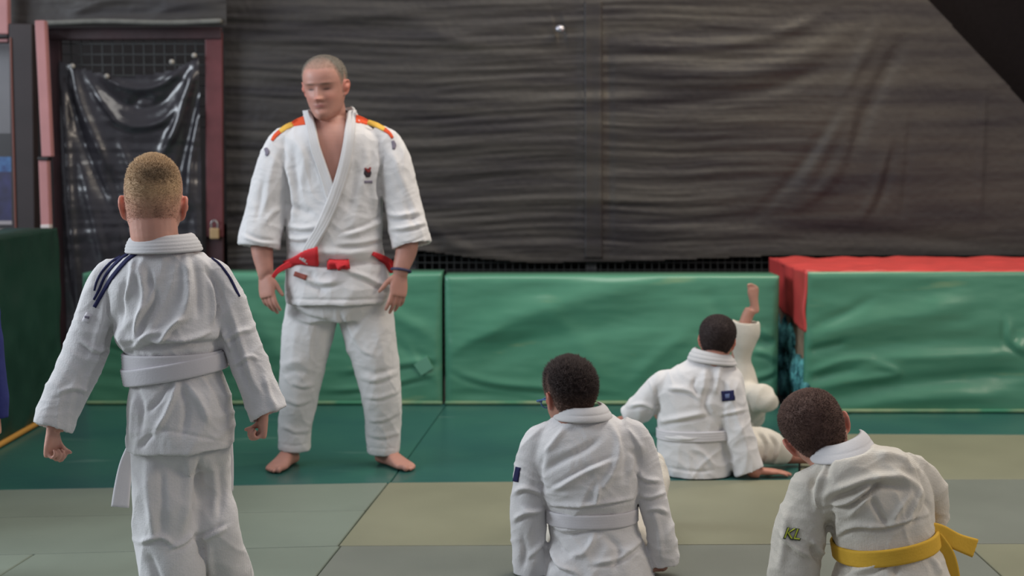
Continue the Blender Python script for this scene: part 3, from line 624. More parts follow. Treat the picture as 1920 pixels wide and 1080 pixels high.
def foot(ms, heel, f, up, s, L, ankle):
    """heel: point under the heel; f towards the toes, up out of the instep, s towards the big toe"""
    heel = np.asarray(heel, float); f = unit(np.asarray(f, float)); up = unit(np.asarray(up, float)-f*(np.asarray(up, float)@f)); s = np.asarray(s, float); s = unit(s-f*(s@f)-up*(s@up))
    rows = []
    for t, wd, h, so in ((-.0, .06, .10, 0), (.04, .11, .2, 0), (.12, .13, .27, 0), (.24, .13, .32, 0), (.36, .135, .29, .005), (.5, .15, .225, .01), (.63, .175, .165, .01), (.74, .185, .12, .0), (.8, .17, .095, -.01)):
        rows.append((heel+f*t*L+up*(h/2)*L+s*so*L, s*wd*L, up*(h/2)*L))
    loft(ms, rows, sub=3, seg=20, p=.8)
    for o, a, b, r in ((.125, .76, .98, .052), (.045, .77, .985, .036), (-.02, .76, .95, .034), (-.08, .74, .905, .032), (-.135, .71, .85, .031)):
        wtube(ms, [heel+f*a*L*.93+s*o*L+up*.055*L, heel+f*(a*.4+b*.6)*L+s*o*L*1.05+up*(r+.018)*L, heel+f*(b-r)*L+s*o*L*1.02+up*(r+.002)*L], np.array([r*.95, r*.95, r])*L, seg=10)
    A = np.asarray(ankle, float)
    wtube(ms, [heel+f*.2*L+up*.16*L, heel+f*.19*L+up*.3*L, A], [.115*L, .105*L, .12*L], seg=16)
def mkbvh(V, F): return BVHTree.FromPolygons(np.asarray(V).tolist(), np.asarray(F).tolist() if isinstance(F, np.ndarray) else F)
class Cloth: pass
def garment(name, ms, mt, parent, voxel=.005, it=7, S=(), cr=(), cut=None, post=1, base_noise=.0014, seed=0, sgain=1.3):
    V, F = remesh(ms, voxel); V = smooth(V, F, it); N = normals(V, F)
    cen = V.mean(0)
    if ((V-cen)*N).sum(1).mean() < 0: F = F[:, ::-1]; N = -N
    g = Cloth(); g.raw0 = mkbvh(V, F)
    d = strokes(V, N, [(k, wd*.85, am, p) for k, wd, am, p in S], sgain)
    for c in cr: d += creases(V, *c)
    d += base_noise*noise(V*18+seed)+base_noise*.5*noise(V*45+seed)
    V = V+N*d[:, None]; V = smooth(V, F, post); V[:, 2] = np.maximum(V[:, 2], .005+.001*noise(V*20))
    g.V, g.F = V, F; g.bvh = mkbvh(V, F)
    Vo, Fo = (V, F)
    if cut is not None:
        x, y, z = proj(V); view = (V-CAMP)/np.linalg.norm(V-CAMP, axis=1)[:, None]
        k = cut(x, y, V, -(N*view).sum(1)); Vo, Fo = cut_mesh(V, F, k)
    g.obj = put(name, Vo, Fo, mt, parent) if parent is not None else None
    return g
def polymask(x, y, poly):
    ins = np.zeros(len(x), bool); n = len(poly)
    for i in range(n):
        x1, y1 = poly[i]; x2, y2 = poly[(i+1) % n]
        c = ((y1 > y) != (y2 > y)) & (x < (x2-x1)*(y-y1)/((y2-y1) or 1e-9)+x1); ins ^= c
    return ins
def shell(P, Nn, th, back=.002, closed=False, ribs=0, ribh=.0012):
    """P (n,m,3) surface points, Nn normals: a sheet of thickness th with optional stitched ribs along its length"""
    n, m = P.shape[:2]; h = np.full(m, th); 
    v = np.linspace(0, 1, m); h = h*np.clip(np.minimum(v, 1-v)*14, .35, 1)**.6
    if ribs: h = h+ribh*np.abs(np.sin(np.pi*v*ribs))**.6
    A = P+Nn*h[None, :, None]; B = P-Nn*back; V = np.concatenate([A.reshape(-1, 3), B.reshape(-1, 3)]); o = n*m; F = []
    for i in range(n if closed else n-1):
        for j in range(m-1):
            a = i*m+j; b = ((i+1) % n)*m+j; F.append((a, a+1, b+1, b)); F.append((o+a, o+b, o+b+1, o+a+1))
        a, b = i*m, ((i+1) % n)*m; F.append((a, b, o+b, o+a)); a += m-1; b += m-1; F.append((a, o+a, o+b, b))
    if not closed:
        for j in range(m-1): F.append((j, o+j, o+j+1, j+1)); a = (n-1)*m+j; F.append((a, a+1, o+a+1, o+a))
    u, w_ = np.meshgrid(np.linspace(0, 1, n), v, indexing='ij'); uv = np.stack([u.ravel(), w_.ravel()], 1)
    return V, F, np.vstack([uv, uv])
def smooth_grid(A, it):
    for _ in range(it):
        B = A.copy(); B[1:-1] = (A[:-2]+A[2:]+2*A[1:-1])/4; A = B
    return A
def decal(name, path, widths, bvh, mt, parent, off=.002, th=.003, m=9, step=5, ribs=0, sm=3, ends=None, uvs=True):
    """a strip of cloth laid on a garment, following its surface"""
    path = catmull(np.array([list(p)+[w_] for p, w_ in zip(path, widths)], float), 8)
    L = np.concatenate([[0], np.cumsum(np.hypot(*np.diff(path[:, :2], axis=0).T))]); n = max(3, int(L[-1]/step)+1)
    q = np.stack([np.interp(np.linspace(0, L[-1], n), L, path[:, k]) for k in range(3)], 1)
    T = np.gradient(q[:, :2], axis=0); T /= np.linalg.norm(T, axis=1)[:, None]+1e-9; Nm = np.stack([-T[:, 1], T[:, 0]], 1)
    D = np.full((n, m), np.nan); NN = np.zeros((n, m, 3)); RR = np.zeros((n, m, 3))
    for i in range(n):
        for j in range(m):
            x, y = q[i, :2]+Nm[i]*q[i, 2]*(j/(m-1)-.5); r = unit(ray(x, y)); RR[i, j] = r
            h = bvh.ray_cast(Vector(CAMP), Vector(r))
            if h[0] is not None:
                D[i, j] = h[3]; nn = np.array(h[1]); nn = -nn if nn@r > 0 else nn; NN[i, j] = nn
    ok = ~np.isnan(D)
    if not ok.any(): print('decal misses', name); return None
    med = np.nanmedian(D)
    ii, jj = np.where(ok)
    for i, j in zip(*np.where(~ok)):
        k = np.argmin((ii-i)**2+(jj-j)**2*.5); D[i, j] = D[ii[k], jj[k]]; NN[i, j] = NN[ii[k], jj[k]]
    D = smooth_grid(D, sm); D = smooth_grid(D.T, 1).T; NN = smooth_grid(NN, sm+1); NN /= np.linalg.norm(NN, axis=2)[:, :, None]
    P = CAMP+RR*D[:, :, None]+NN*off
    V, F, uv = shell(P, NN, th, back=off+.003, ribs=ribs)
    return put(name, V, F, mt, parent, uv=uv)
def belt_ring(name, c, tilt, width, bvh, mt, parent, off=.003, th=.004, ribs=6, R=.5, n=96, m=13, push=0.0):
    """belt around the waist: c centre, tilt=(slope in x, slope in y)"""
    ax = unit(np.array([-tilt[0], -tilt[1], 1.0])); e1 = unit(np.cross([0, 1.0, 0], ax)); e2 = np.cross(ax, e1); rad = np.full((n, m), np.nan)
    for i in range(n):
        a = 2*np.pi*i/n; d = e1*math.cos(a)+e2*math.sin(a)
        for j in range(0, m):
            o = c+ax*width*(j/(m-1)-.5); h = bvh.ray_cast(Vector(o+d*R), Vector(-d))
            if h[0] is not None: rad[i, j] = R-h[3]
    r = np.nanmax(np.where(np.isnan(rad), 0, rad), axis=1); 
    for _ in range(6): r = np.maximum(r, .5*(np.roll(r, 1)+np.roll(r, -1))*.999)
    for _ in range(3): r = (np.roll(r, 1)+np.roll(r, -1)+2*r)/4
    P = np.zeros((n, m, 3)); NN = np.zeros((n, m, 3))
    for i in range(n):
        a = 2*np.pi*i/n; d = e1*math.cos(a)+e2*math.sin(a)
        for j in range(m): P[i, j] = c+ax*width*(j/(m-1)-.5)+d*(r[i]+off+push); NN[i, j] = d
    V, F, uv = shell(P, NN, th, back=.003+push, closed=True, ribs=ribs)
    return put(name, V, F, mt, parent, uv=uv)
def strip(name, pts, mt, parent, th=.004, ribs=0, m=9, sub=8, twist=None):
    """hanging cloth strip: pts (px,py,Y,width px,[edge angle deg])"""
    A = catmull(np.array([list(p[:4])+[p[4] if len(p) > 4 else 0] for p in pts], float), sub); n = len(A); P = np.zeros((n, m, 3)); NN = np.zeros((n, m, 3))
    C0 = np.array([W(a[0], a[1], a[2]) for a in A]); T = np.gradient(C0, axis=0)
    for i in range(n):
        t = unit(T[i]); v = unit(C0[i]-CAMP); S = unit(np.cross(t, v)); B = unit(np.cross(S, t)); an = math.radians(A[i, 4])
        S, B = S*math.cos(an)+B*math.sin(an), B*math.cos(an)-S*math.sin(an); hw = A[i, 3]/2*scl(C0[i])
        if B@v > 0: B = -B
        for j in range(m): P[i, j] = C0[i]+S*hw*(2*j/(m-1)-1); NN[i, j] = B
    V, F, uv = shell(P, NN, th/2, back=th/2, ribs=ribs)
    return put(name, V, F, mt, parent, uv=uv)
def neck_band(name, top, bot, mt, parent, th=.008, ribs=5, n=90, m=19, gap=None):
    """standing collar around the neck; top and bot: (xl,yl,xr,yr,Y,half depth)"""
    A = TR(*top); B = TR(*bot); a = np.linspace(0, 2*np.pi, n, endpoint=False) if gap is None else np.radians(np.linspace(gap[0], gap[1], n)); P = np.zeros((n, m, 3)); NN = np.zeros((n, m, 3))
    for i, t in enumerate(a):
        p = A[0]+A[1]*math.cos(t)+A[2]*math.sin(t); q = B[0]+B[1]*math.cos(t)+B[2]*math.sin(t); o = unit((p-A[0])*[1, 1, 0])
        for j in range(m): f = j/(m-1); P[i, j] = p*(1-f)+q*f+o*.004*math.sin(math.pi*f); NN[i, j] = o
    V, F, uv = shell(P, NN, th/2, back=th/2, closed=gap is None, ribs=ribs, ribh=.0022)
    return put(name, V, F, mt, parent, uv=uv)
def skin_body(ms, parent, voxel, base, head=None, it=2, redder=1.0, scalp=None, brows=None):
    V, F = remesh(ms, voxel); V = smooth(V, F, it); V[:, 2] = np.maximum(V[:, 2], .003); N = normals(V, F)
    if ((V-V.mean(0))*N).sum(1).mean() < 0: F = F[:, ::-1]
    b = np.array(s2l(base)[:3]); col = np.tile(b, (len(V), 1)); col *= (1+.08*noise(V*22))[:, None]*np.array([1, 1, 1])
    if head is not None:
        X = head.loc(V); inh = (np.abs(X) < .8).all(1)
        ear = inh & (np.abs(X[:, 0]) > .325*head.wide) & (X[:, 2] > .3) & (X[:, 2] < .66)
        col[ear] = col[ear]*np.array([1.12, .82, .78])
        fr = inh & (X[:, 1] > .15)
        def paint(m_, c, k): col[:] = col*(1-(m_*k)[:, None])+np.array(s2l(c)[:3])*(m_*k)[:, None]
        G_ = lambda cx, cz, wx, wz: np.exp(-((X[:, 0]-cx)/wx)**2-((X[:, 2]-cz)/wz)**2)*fr
        paint(np.clip(G_(0, .22, .085, .024)*1.3, 0, 1), (150, 84, 80), .75)
        for sg in (-1, 1):
            paint(np.clip(G_(sg*.135, .575, .085, .017)*1.3, 0, 1), brows or (110, 88, 76), .7)
            paint(np.clip(G_(sg*.13, .497, .06, .03), 0, 1), (112, 78, 70), .6); paint(np.clip(G_(sg*.13, .486, .048, .011)*1.4, 0, 1), (50, 38, 36), .85); paint(G_(sg*.18, .36, .08, .07), (190, 118, 104), .4)
        paint(G_(0, .345, .06, .05), (190, 112, 100), .4)
    return put('body', V, F, SKIN, parent, col=np.clip(col, 0, 1))
def person(name, label, px, py, group=None, loc=None):
    g = G(px, py) if loc is None else np.array(loc); g[2] = 0
    return thing(name, label, 'person', tuple(g), group)
def mixc(a, b, k): return np.array(s2l(a)[:3])*(1-k)[:, None]+np.array(s2l(b)[:3])*k[:, None]
NAVY = mat('navy_cloth', (38, 40, 78), .8, .2, vary=.15, vscale=30)

decal('post_band', [(1112, 2), (1113, 250), (1113, 484)], [34, 34, 34], OBJ['tarp'], TARP, tt, off=.002, th=.003, m=9, step=4, sm=1)  # strip added for the lighter band where the fence post shows through
# ------------------------------------------------------------------ the coach
Y0 = 6.22
co = person('person', 'grey-haired man in a white judogi with a red belt standing and facing the boys', 0, 0, loc=[W(640, 880, Y0)[0], Y0, 0])
ms = MS()
torso = [TR(592, 208, 648, 206, Y0+.02, .06), TR(572, 222, 666, 220, Y0+.02, .085), TR(545, 240, 694, 238, Y0+.01, .10), TR(527, 262, 718, 260, Y0, .115), TR(524, 300, 722, 300, Y0, .13), TR(532, 345, 718, 345, Y0, .14), TR(537, 400, 716, 400, Y0, .15),
         TR(537, 445, 716, 445, Y0, .158), TR(538, 480, 720, 480, Y0, .15), TR(536, 505, 727, 505, Y0, .155), TR(534, 540, 733, 538, Y0, .165), TR(536, 568, 730, 566, Y0, .17)]
loft(ms, torso, hollow=.014, p=.9, seg=48)
slL = [(556, 250, Y0, 40), (533, 262, Y0-.01, 52), (519, 295, Y0-.02, 66), (508, 340, Y0-.03, 72), (499, 390, Y0-.04, 75), (490, 435, Y0-.06, 79), (486, 464, Y0-.07, 79)]
slR = [(700, 248, Y0, 40), (722, 262, Y0-.01, 50), (737, 298, Y0-.02, 64), (748, 345, Y0-.03, 68), (758, 392, Y0-.04, 71), (767, 435, Y0-.06, 74), (772, 461, Y0-.07, 75)]
loft(ms, tube_rings(slL, .95), hollow=.012); loft(ms, tube_rings(slR, .95), hollow=.012)
S = [('f', 8, 12, [(532, 300), (545, 350), (548, 420)]), ('g', 8, 12, [(715, 290), (704, 340), (708, 400)]), ('r', 9, 7, [(560, 262), (570, 300), (566, 350)]), ('v', 8, 7, [(548, 270), (553, 320), (558, 370)]),
     ('f', 7, 9, [(540, 425), (565, 432), (600, 428)]), ('f', 6, 8, [(538, 445), (560, 452), (590, 448)]), ('g', 7, 8, [(640, 440), (680, 428), (716, 410)]), ('f', 7, 7, [(630, 460), (675, 458), (716, 448)]),
     ('v', 8, 8, [(536, 380), (560, 392), (590, 400)]), ('r', 9, 7, [(690, 270), (684, 320), (668, 370)]), ('v', 8, 7, [(668, 300), (660, 360), (650, 400)]),
     ('v', 6, 16, [(535, 492), (570, 494), (620, 497), (680, 492), (728, 488)]), ('r', 10, 10, [(540, 468), (600, 472), (660, 474), (715, 468)]),
     ('f', 8, 8, [(560, 520), (600, 535), (640, 528)]), ('f', 7, 8, [(650, 510), (690, 525), (728, 545)]), ('v', 9, 8, [(580, 505), (590, 530), (610, 552)]),
     ('r', 8, 6, [(520, 280), (505, 340), (498, 400)]), ('v', 7, 7, [(495, 330), (488, 380), (480, 430)]), ('f', 7, 8, [(500, 420), (515, 400), (527, 395)]), ('g', 6, 6, [(458, 440), (485, 452), (520, 455)]),
     ('r', 8, 7, [(735, 280), (752, 340), (765, 400)]), ('v', 7, 7, [(745, 330), (765, 390), (782, 430)]), ('f', 7, 8, [(722, 400), (745, 408), (790, 400)]), ('f', 6, 7, [(732, 432), (760, 430), (800, 420)]),
     ('v', 3, 4, [(538, 560), (600, 562), (660, 562), (728, 560)]), ('v', 3, 3, [(450, 447), (485, 458), (525, 462)]), ('v', 3, 3, [(736, 460), (770, 455), (802, 440)])]
VP = [(584, 196), (586, 220), (594, 258), (606, 295), (624, 346), (632, 344), (640, 300), (646, 258), (651, 222), (655, 196)]
jk = garment('jacket', ms, GI, co, .005, 5, S, [(6, 3.5, .005, 1, 1.2), (12, 3, .003, 2, -.9), (24, 3, .0013, 5, .4)], cut=lambda x, y, V, f: ~(polymask(x, y, VP) & (V[:, 1] < Y0+.02)))
# trousers
ms = MS()
loft(ms, [TR(545, 500, 722, 500, Y0+.01, .12), TR(538, 535, 732, 535, Y0+.01, .145), TR(537, 570, 734, 570, Y0+.01, .15), TR(545, 598, 728, 598, Y0+.01, .13)])
lgL = [(588, 560, Y0+.01, 96), (582, 600, Y0+.01, 98), (573, 650, Y0, 91), (566, 700, Y0, 80), (559, 750, Y0+.01, 70), (554, 800, Y0+.03, 63), (553, 842, Y0+.04, 61)]
lgR = [(682, 560, Y0+.01, 98), (688, 600, Y0+.01, 104), (697, 645, Y0, 95), (708, 695, Y0, 86), (716, 750, Y0+.01, 75), (718, 800, Y0+.03, 67), (718, 848, Y0+.04, 63)]
loft(ms, tube_rings(lgL, .95), hollow=.012); loft(ms, tube_rings(lgR, .95), hollow=.012)
S = [('f', 7, 12, [(550, 572), (580, 590), (622, 600)]), ('f', 6, 10, [(545, 590), (570, 604), (610, 606)]), ('f', 7, 10, [(640, 580), (650, 610), (670, 650)]), ('f', 6, 8, [(660, 640), (680, 660), (700, 668)]),
     ('r', 8, 8, [(528, 690), (550, 678), (575, 682)]), ('v', 7, 9, [(528, 702), (552, 696), (580, 700)]), ('f', 6, 8, [(545, 720), (570, 728), (592, 722)]), ('f', 6, 7, [(530, 750), (560, 760), (585, 752)]),
     ('v', 7, 8, [(668, 690), (700, 700), (745, 690)]), ('f', 7, 8, [(675, 710), (705, 716), (748, 700)]), ('f', 6, 7, [(680, 745), (715, 748), (748, 735)]), ('f', 6, 7, [(690, 790), (720, 790), (748, 775)]),
     ('r', 8, 6, [(556, 610), (548, 660), (546, 700)]), ('r', 9, 6, [(700, 600), (715, 650), (728, 700)]), ('v', 8, 6, [(590, 620), (588, 680), (580, 740)]), ('v', 3, 3, [(524, 832), (553, 836), (583, 830)]), ('v', 3, 3, [(686, 838), (718, 842), (750, 838)]), ('f', 6, 6, [(528, 800), (555, 812), (582, 808)]), ('f', 6, 6, [(686, 815), (716, 822), (750, 812)])]
garment('trousers', ms, GI, co, .005, 5, S, [(6, 4, .004, 3, 1.3), (13, 3.5, .0024, 4, -1.2), (24, 3, .0012, 5, .4)], sgain=.6)
# body
hd = Head(W(610, 163, Y0-.02), .252, rotm(170, -7, 3), kid=False, wide=1.02)
ms = MS(); hd.add(ms)
wtube(ms, [hd.w((0, -.08, .3)), hd.w((0, -.16, .05)), W(618, 232, Y0+.03)], [.066, .066, .074])
loft(ms, [TR(592, 205, 645, 205, Y0+.035, .06), TR(588, 222, 650, 222, Y0+.025, .075), TR(574, 238, 670, 238, Y0+.015, .095), TR(545, 262, 698, 262, Y0+.005, .108), TR(537, 300, 705, 300, Y0, .112), TR(545, 345, 702, 345, Y0, .122), TR(548, 400, 704, 400, Y0, .13), TR(552, 450, 702, 450, Y0, .13), TR(552, 500, 712, 500, Y0, .12), TR(552, 560, 712, 560, Y0, .11)], p=.95)
body = ms
for sl, wr, wd in ((slL, (497, 512), 32), (slR, (752, 508), 32)):
    pts = [(p[0], p[1], p[2], p[3]*.55) for p in sl[1:5]]+[(sl[5][0]+(wr[0]-sl[5][0])*.25, 450, Y0-.07, 42), (sl[6][0]*.45+wr[0]*.55, 474, Y0-.08, 40), (wr[0], wr[1]-5, Y0-.1, wd-1), (wr[0]+(1 if wr[0]<600 else -1), wr[1]+7, Y0-.105, wd-5, .7), (wr[0]+(2 if wr[0]<600 else -2), wr[1]+15, Y0-.108, wd-13, .5)]
    loft(ms, tube_rings(pts, .85), seg=24)
hand(ms, W(496, 514, Y0-.1), W(506, 590, Y0-.14)-W(496, 514, Y0-.1), (.45, .9, 0), (1, -.5, 0), .185, (.28, .34, .42, .5), (.42, .1), .03)
hand(ms, W(752, 512, Y0-.1), W(741, 592, Y0-.14)-W(752, 512, Y0-.1), (-.45, .9, 0), (-1, -.5, 0), .185, (.25, .3, .36, .44), (.75, .1), .05)
for lg, an in ((lgL, (543, 858)), (lgR, (718, 862))):
    pts = [(p[0], p[1], p[2], p[3]*.6) for p in lg[:6]]+[(lg[6][0]*.5+an[0]*.5, 838, Y0+.05, 33), (an[0], an[1], Y0+.06, 30)]
    loft(ms, tube_rings(pts, .95), seg=24)
hL = np.array([W(553, 880, Y0+.09)[0], Y0+.09, .002]); tL = np.array([W(510, 880, Y0-.13)[0], Y0-.13, .002])
foot(ms, hL, tL-hL, (0, 0, 1), (1, 0, 0), .25, W(543, 852, Y0+.055))
hR = np.array([W(712, 880, Y0+.08)[0], Y0+.08, .002]); tR = np.array([W(775, 880, Y0-.1)[0], Y0-.1, .002])
foot(ms, hR, tR-hR, (0, 0, 1), (-1, 0, 0), .245, W(717, 856, Y0+.055))
skin_body(ms, co, .0032, (186, 136, 121), hd, it=2)
def cc(X, k, r): 
    c = mixc((176, 138, 122), (120, 112, 102), np.clip(k*1.6, 0, 1)); return c*(1+.22*r)[:, None]
make_hair(hd, co, cc, HAIR, thick=.018, n=12000, slen=.0035, kid=False, rough=.0012, fade=.3, seed=2)
# lapels, collar
neck_band('collar', (578, 206, 660, 200, Y0+.035, .075), (568, 226, 670, 222, Y0+.03, .095), COLLAR, co, ribs=4, gap=(-12, 192))
decal('lapel', [(577, 210), (584, 240), (591, 275), (603, 312), (614, 345), (624, 378)], [16, 17, 18, 19, 20, 20], jk.bvh, COLLAR, co, off=.004, th=.007, m=17, ribs=4, sm=5)
decal('lapel', [(657, 213), (656, 240), (650, 290), (636, 345), (620, 390), (603, 428), (584, 462), (572, 486)], [16, 17, 18, 19, 20, 20, 19, 17], jk.bvh, COLLAR, co, off=.010, th=.008, m=17, ribs=4, sm=9)
RB = mat('red_cotton_belt', (208, 52, 58), .8, .25, vary=.12, vscale=20, bump=.1, bscale=150)
bl = decal('belt', [(540, 497), (556, 489), (576, 482), (597, 480)], [13, 17, 24, 32], jk.bvh, RB, co, off=.012, th=.006, m=13, ribs=5, sm=5)
strip('belt_end', [(544, 495, Y0-.155, 12), (530, 502, Y0-.16, 11), (519, 510, Y0-.16, 9), (512, 520, Y0-.155, 7)], RB, bl, th=.006, ribs=3)
decal('knot', [(616, 493), (634, 495), (653, 496)], [16, 18, 20], jk.bvh, RB, bl, off=.02, th=.012, m=11, ribs=3, sm=4)
decal('knot_loop', [(634, 504), (644, 497), (652, 488)], [9, 10, 7], jk.bvh, RB, bl, off=.034, th=.006, m=9, sm=3)
decal('belt_side', [(698, 475), (712, 483), (726, 494), (737, 510)], [7, 10, 11, 9], jk.bvh, RB, bl, off=.012, th=.006, m=9, ribs=3, sm=4)
# shoulder bands
OR_ = mat('orange_red_band', (214, 84, 48), .8, .2); YE = mat('yellow_band', (222, 176, 78), .8, .2)
for nm, mt_, p, wd in (('shoulder_band', OR_, [(572, 226), (560, 229), (549, 233)], [16, 13, 9]), ('shoulder_band', YE, [(549, 233), (536, 239), (525, 247)], [9, 9, 8]), ('shoulder_band', OR_, [(525, 247), (516, 255), (510, 264)], [8, 7, 5]),
                       ('shoulder_band', OR_, [(666, 223), (678, 226), (690, 230)], [15, 12, 8]), ('shoulder_band', YE, [(690, 229), (706, 235), (721, 243)], [8, 9, 8]), ('shoulder_band', OR_, [(721, 243), (730, 250), (736, 259)], [8, 6, 5])):
    o = decal(nm, p, wd, jk.bvh, mt_, jk.obj, off=.001, th=.0025, m=7, step=3, sm=2)
BLK = mat('dark_embroidery', (54, 44, 50), .7, .3); DRD = mat('dark_red_embroidery', (130, 50, 50), .7, .3); GRM = mat('grey_embroidery', (120, 114, 128), .7, .3)
em = decal('chest_emblem', [(688, 316), (689, 324), (690, 332)], [6, 14, 7], jk.bvh, BLK, jk.obj, off=.001, th=.003, m=7, step=2, sm=1)
decal('emblem_flame', [(684, 315), (690, 322), (694, 314)], [3, 5, 3], jk.bvh, DRD, em, off=.004, th=.002, m=5, step=2, sm=1)
decal('emblem_text', [(683, 341), (698, 341)], [5, 5], jk.bvh, GRM, em, off=.001, th=.002, m=5, step=2, sm=1)
decal('sleeve_mark', [(498, 278), (502, 286), (499, 292)], [6, 8, 4], jk.bvh, GRM, jk.obj, off=.001, th=.003, m=5, step=2, sm=1)
decal('sleeve_mark', [(736, 264), (739, 272), (738, 280)], [5, 8, 5], jk.bvh, GRM, jk.obj, off=.001, th=.003, m=5, step=2, sm=1)
decal('hip_label', [(553, 513), (575, 521)], [9, 9], jk.bvh, mat('brown_label', (136, 64, 50), .7), jk.obj, off=.002, th=.003, m=7, step=3, sm=1)
# wristband
m = MS(); c = W(752, 507, Y0-.1); T = unit(W(752, 508, Y0-.1)-W(752, 490, Y0-.09)); S1_ = unit(np.cross(T, [0, 1, .05])); B1 = np.cross(S1_, T)
P = [c+S1_*.039*math.cos(a)+B1*.034*math.sin(a)+T*.006*math.cos(a) for a in np.linspace(0, 2*np.pi, 25)]
wtube(m, P, [.006]*25, seg=8, sub=1); put('wristband', m.arr(), m.F, mat('navy_wristband', (52, 52, 84), .5), co)
# ------------------------------------------------------------------ standing boy, back to the camera
Y1 = 3.94
b1 = person('person', 'boy with cropped fair hair and white belt standing, seen from behind on the left', 0, 0, loc=[W(340, 1200, Y1)[0], Y1, 0])
ms = MS()
loft(ms, [TR(262, 458, 346, 457, Y1, .055), TR(238, 474, 374, 473, Y1, .075), TR(210, 494, 402, 492, Y1, .09), TR(203, 530, 412, 530, Y1, .10), TR(208, 580, 420, 580, Y1, .108), TR(216, 620, 421, 618, Y1, .115), TR(224, 648, 416, 642, Y1, .108),
          TR(245, 672, 412, 666, Y1, .098), TR(246, 700, 416, 696, Y1, .1), TR(241, 740, 432, 736, Y1, .118), TR(238, 790, 440, 788, Y1, .125), TR(237, 842, 439, 834, Y1, .128)], hollow=.01, p=.92, seg=52); TB = mkbvh(ms.arr(), ms.F)
A1 = [(236, 500, Y1, 44), (210, 512, Y1, 60), (192, 560, Y1, 74), (170, 630, Y1-.01, 80), (144, 700, Y1-.03, 82), (116, 756, Y1-.05, 79), (99, 803, Y1-.07, 76)]
A2 = [(384, 496, Y1, 44), (404, 512, Y1, 58), (424, 560, Y1, 68), (446, 630, Y1, 70), (468, 690, Y1-.01, 72), (490, 742, Y1-.02, 74), (506, 778, Y1-.03, 76)]
loft(ms, tube_rings(A1, .9), hollow=.009); loft(ms, tube_rings(A2, .9), hollow=.009)
S = [('r', 9, 11, [(345, 470), (352, 530), (345, 590), (300, 625)]), ('v', 8, 9, [(362, 480), (372, 540), (372, 600)]), ('r', 7, 9, [(262, 500), (270, 560), (256, 620)]), ('v', 7, 10, [(276, 500), (290, 560), (270, 600), (255, 640)]),
     ('r', 5, 8, [(290, 510), (285, 560), (258, 600), (254, 650)]), ('v', 7, 10, [(237, 520), (228, 560), (224, 610)]), ('r', 6, 7, [(250, 480), (245, 530), (232, 570)]), ('f', 6, 10, [(300, 645), (330, 610), (352, 600)]), ('r', 6, 9, [(250, 650), (275, 628), (310, 622)]),
     ('v', 6, 9, [(240, 645), (270, 640), (300, 655)]), ('f', 6, 8, [(300, 636), (345, 640), (400, 622)]), ('g', 6, 9, [(395, 520), (404, 570), (400, 610)]), ('v', 5, 7, [(385, 500), (408, 540), (420, 580)]), ('r', 7, 8, [(225, 620), (232, 645), (240, 665)]),
     ('v', 7, 16, [(238, 662), (280, 652), (340, 648), (414, 640)]), ('r', 9, 9, [(222, 632), (260, 640), (330, 640), (415, 628)]),
     ('r', 6, 10, [(330, 708), (326, 740), (304, 790), (285, 815)]), ('v', 6, 9, [(318, 712), (300, 745), (275, 775)]), ('v', 8, 8, [(340, 720), (350, 770), (340, 820)]), ('r', 7, 8, [(344, 712), (372, 750), (392, 800)]), ('v', 6, 7, [(252, 720), (266, 760), (262, 820)]), ('r', 6, 7, [(255, 735), (250, 780), (246, 830)]),
     ('v', 6, 7, [(380, 700), (410, 740), (430, 780)]), ('v', 6, 9, [(262, 842), (276, 822), (290, 812)]), ('v', 2.5, 3, [(245, 826), (290, 806), (350, 814), (437, 832)]),
     ('r', 8, 8, [(205, 520), (190, 600), (165, 690)]), ('v', 7, 8, [(222, 560), (205, 640), (180, 700), (160, 770)]), ('r', 6, 7, [(195, 640), (160, 720), (140, 790)]), ('f', 6, 7, [(150, 640), (180, 660), (212, 650)]), ('f', 6, 6, [(110, 740), (140, 730), (170, 740)]),
     ('r', 8, 7, [(425, 560), (450, 640), (480, 730)]), ('v', 7, 8, [(430, 600), (446, 670), (470, 740)]), ('f', 6, 7, [(425, 640), (450, 625), (470, 622)]), ('f', 5, 6, [(435, 690), (465, 672), (485, 676)]), ('r', 6, 7, [(495, 700), (505, 740), (520, 770)]), ('f', 6, 8, [(415, 620), (424, 640), (432, 660)])]
TB1 = TB
j1 = garment('jacket', ms, GI, b1, .0042, 5, S, [(9, 3.5, .0045, 11, 1.2), (14, 3, .0028, 12, -.9), (22, 3, .0014, 13, .3)], base_noise=.001)
ms = MS()
loft(ms, [TR(258, 690, 405, 690, Y1, .085), TR(248, 740, 425, 740, Y1, .105), TR(244, 800, 432, 800, Y1+.01, .11), TR(246, 850, 430, 850, Y1+.01, .105), TR(262, 880, 415, 880, Y1+.02, .08)])
L1 = [(306, 830, Y1, 118), (309, 880, Y1-.01, 126), (311, 940, Y1-.02, 128), (314, 1000, Y1-.02, 124), (322, 1060, Y1-.02, 124), (330, 1120, Y1-.01, 112), (336, 1175, Y1, 98)]
L2 = [(378, 830, Y1+.02, 108), (385, 880, Y1+.04, 96), (392, 930, Y1+.05, 88), (402, 985, Y1+.02, 92), (414, 1035, Y1+.06, 92), (432, 1085, Y1+.13, 86), (446, 1128, Y1+.2, 80)]
loft(ms, tube_rings(L1, .95), hollow=.009); loft(ms, tube_rings(L2, .95), hollow=.009)
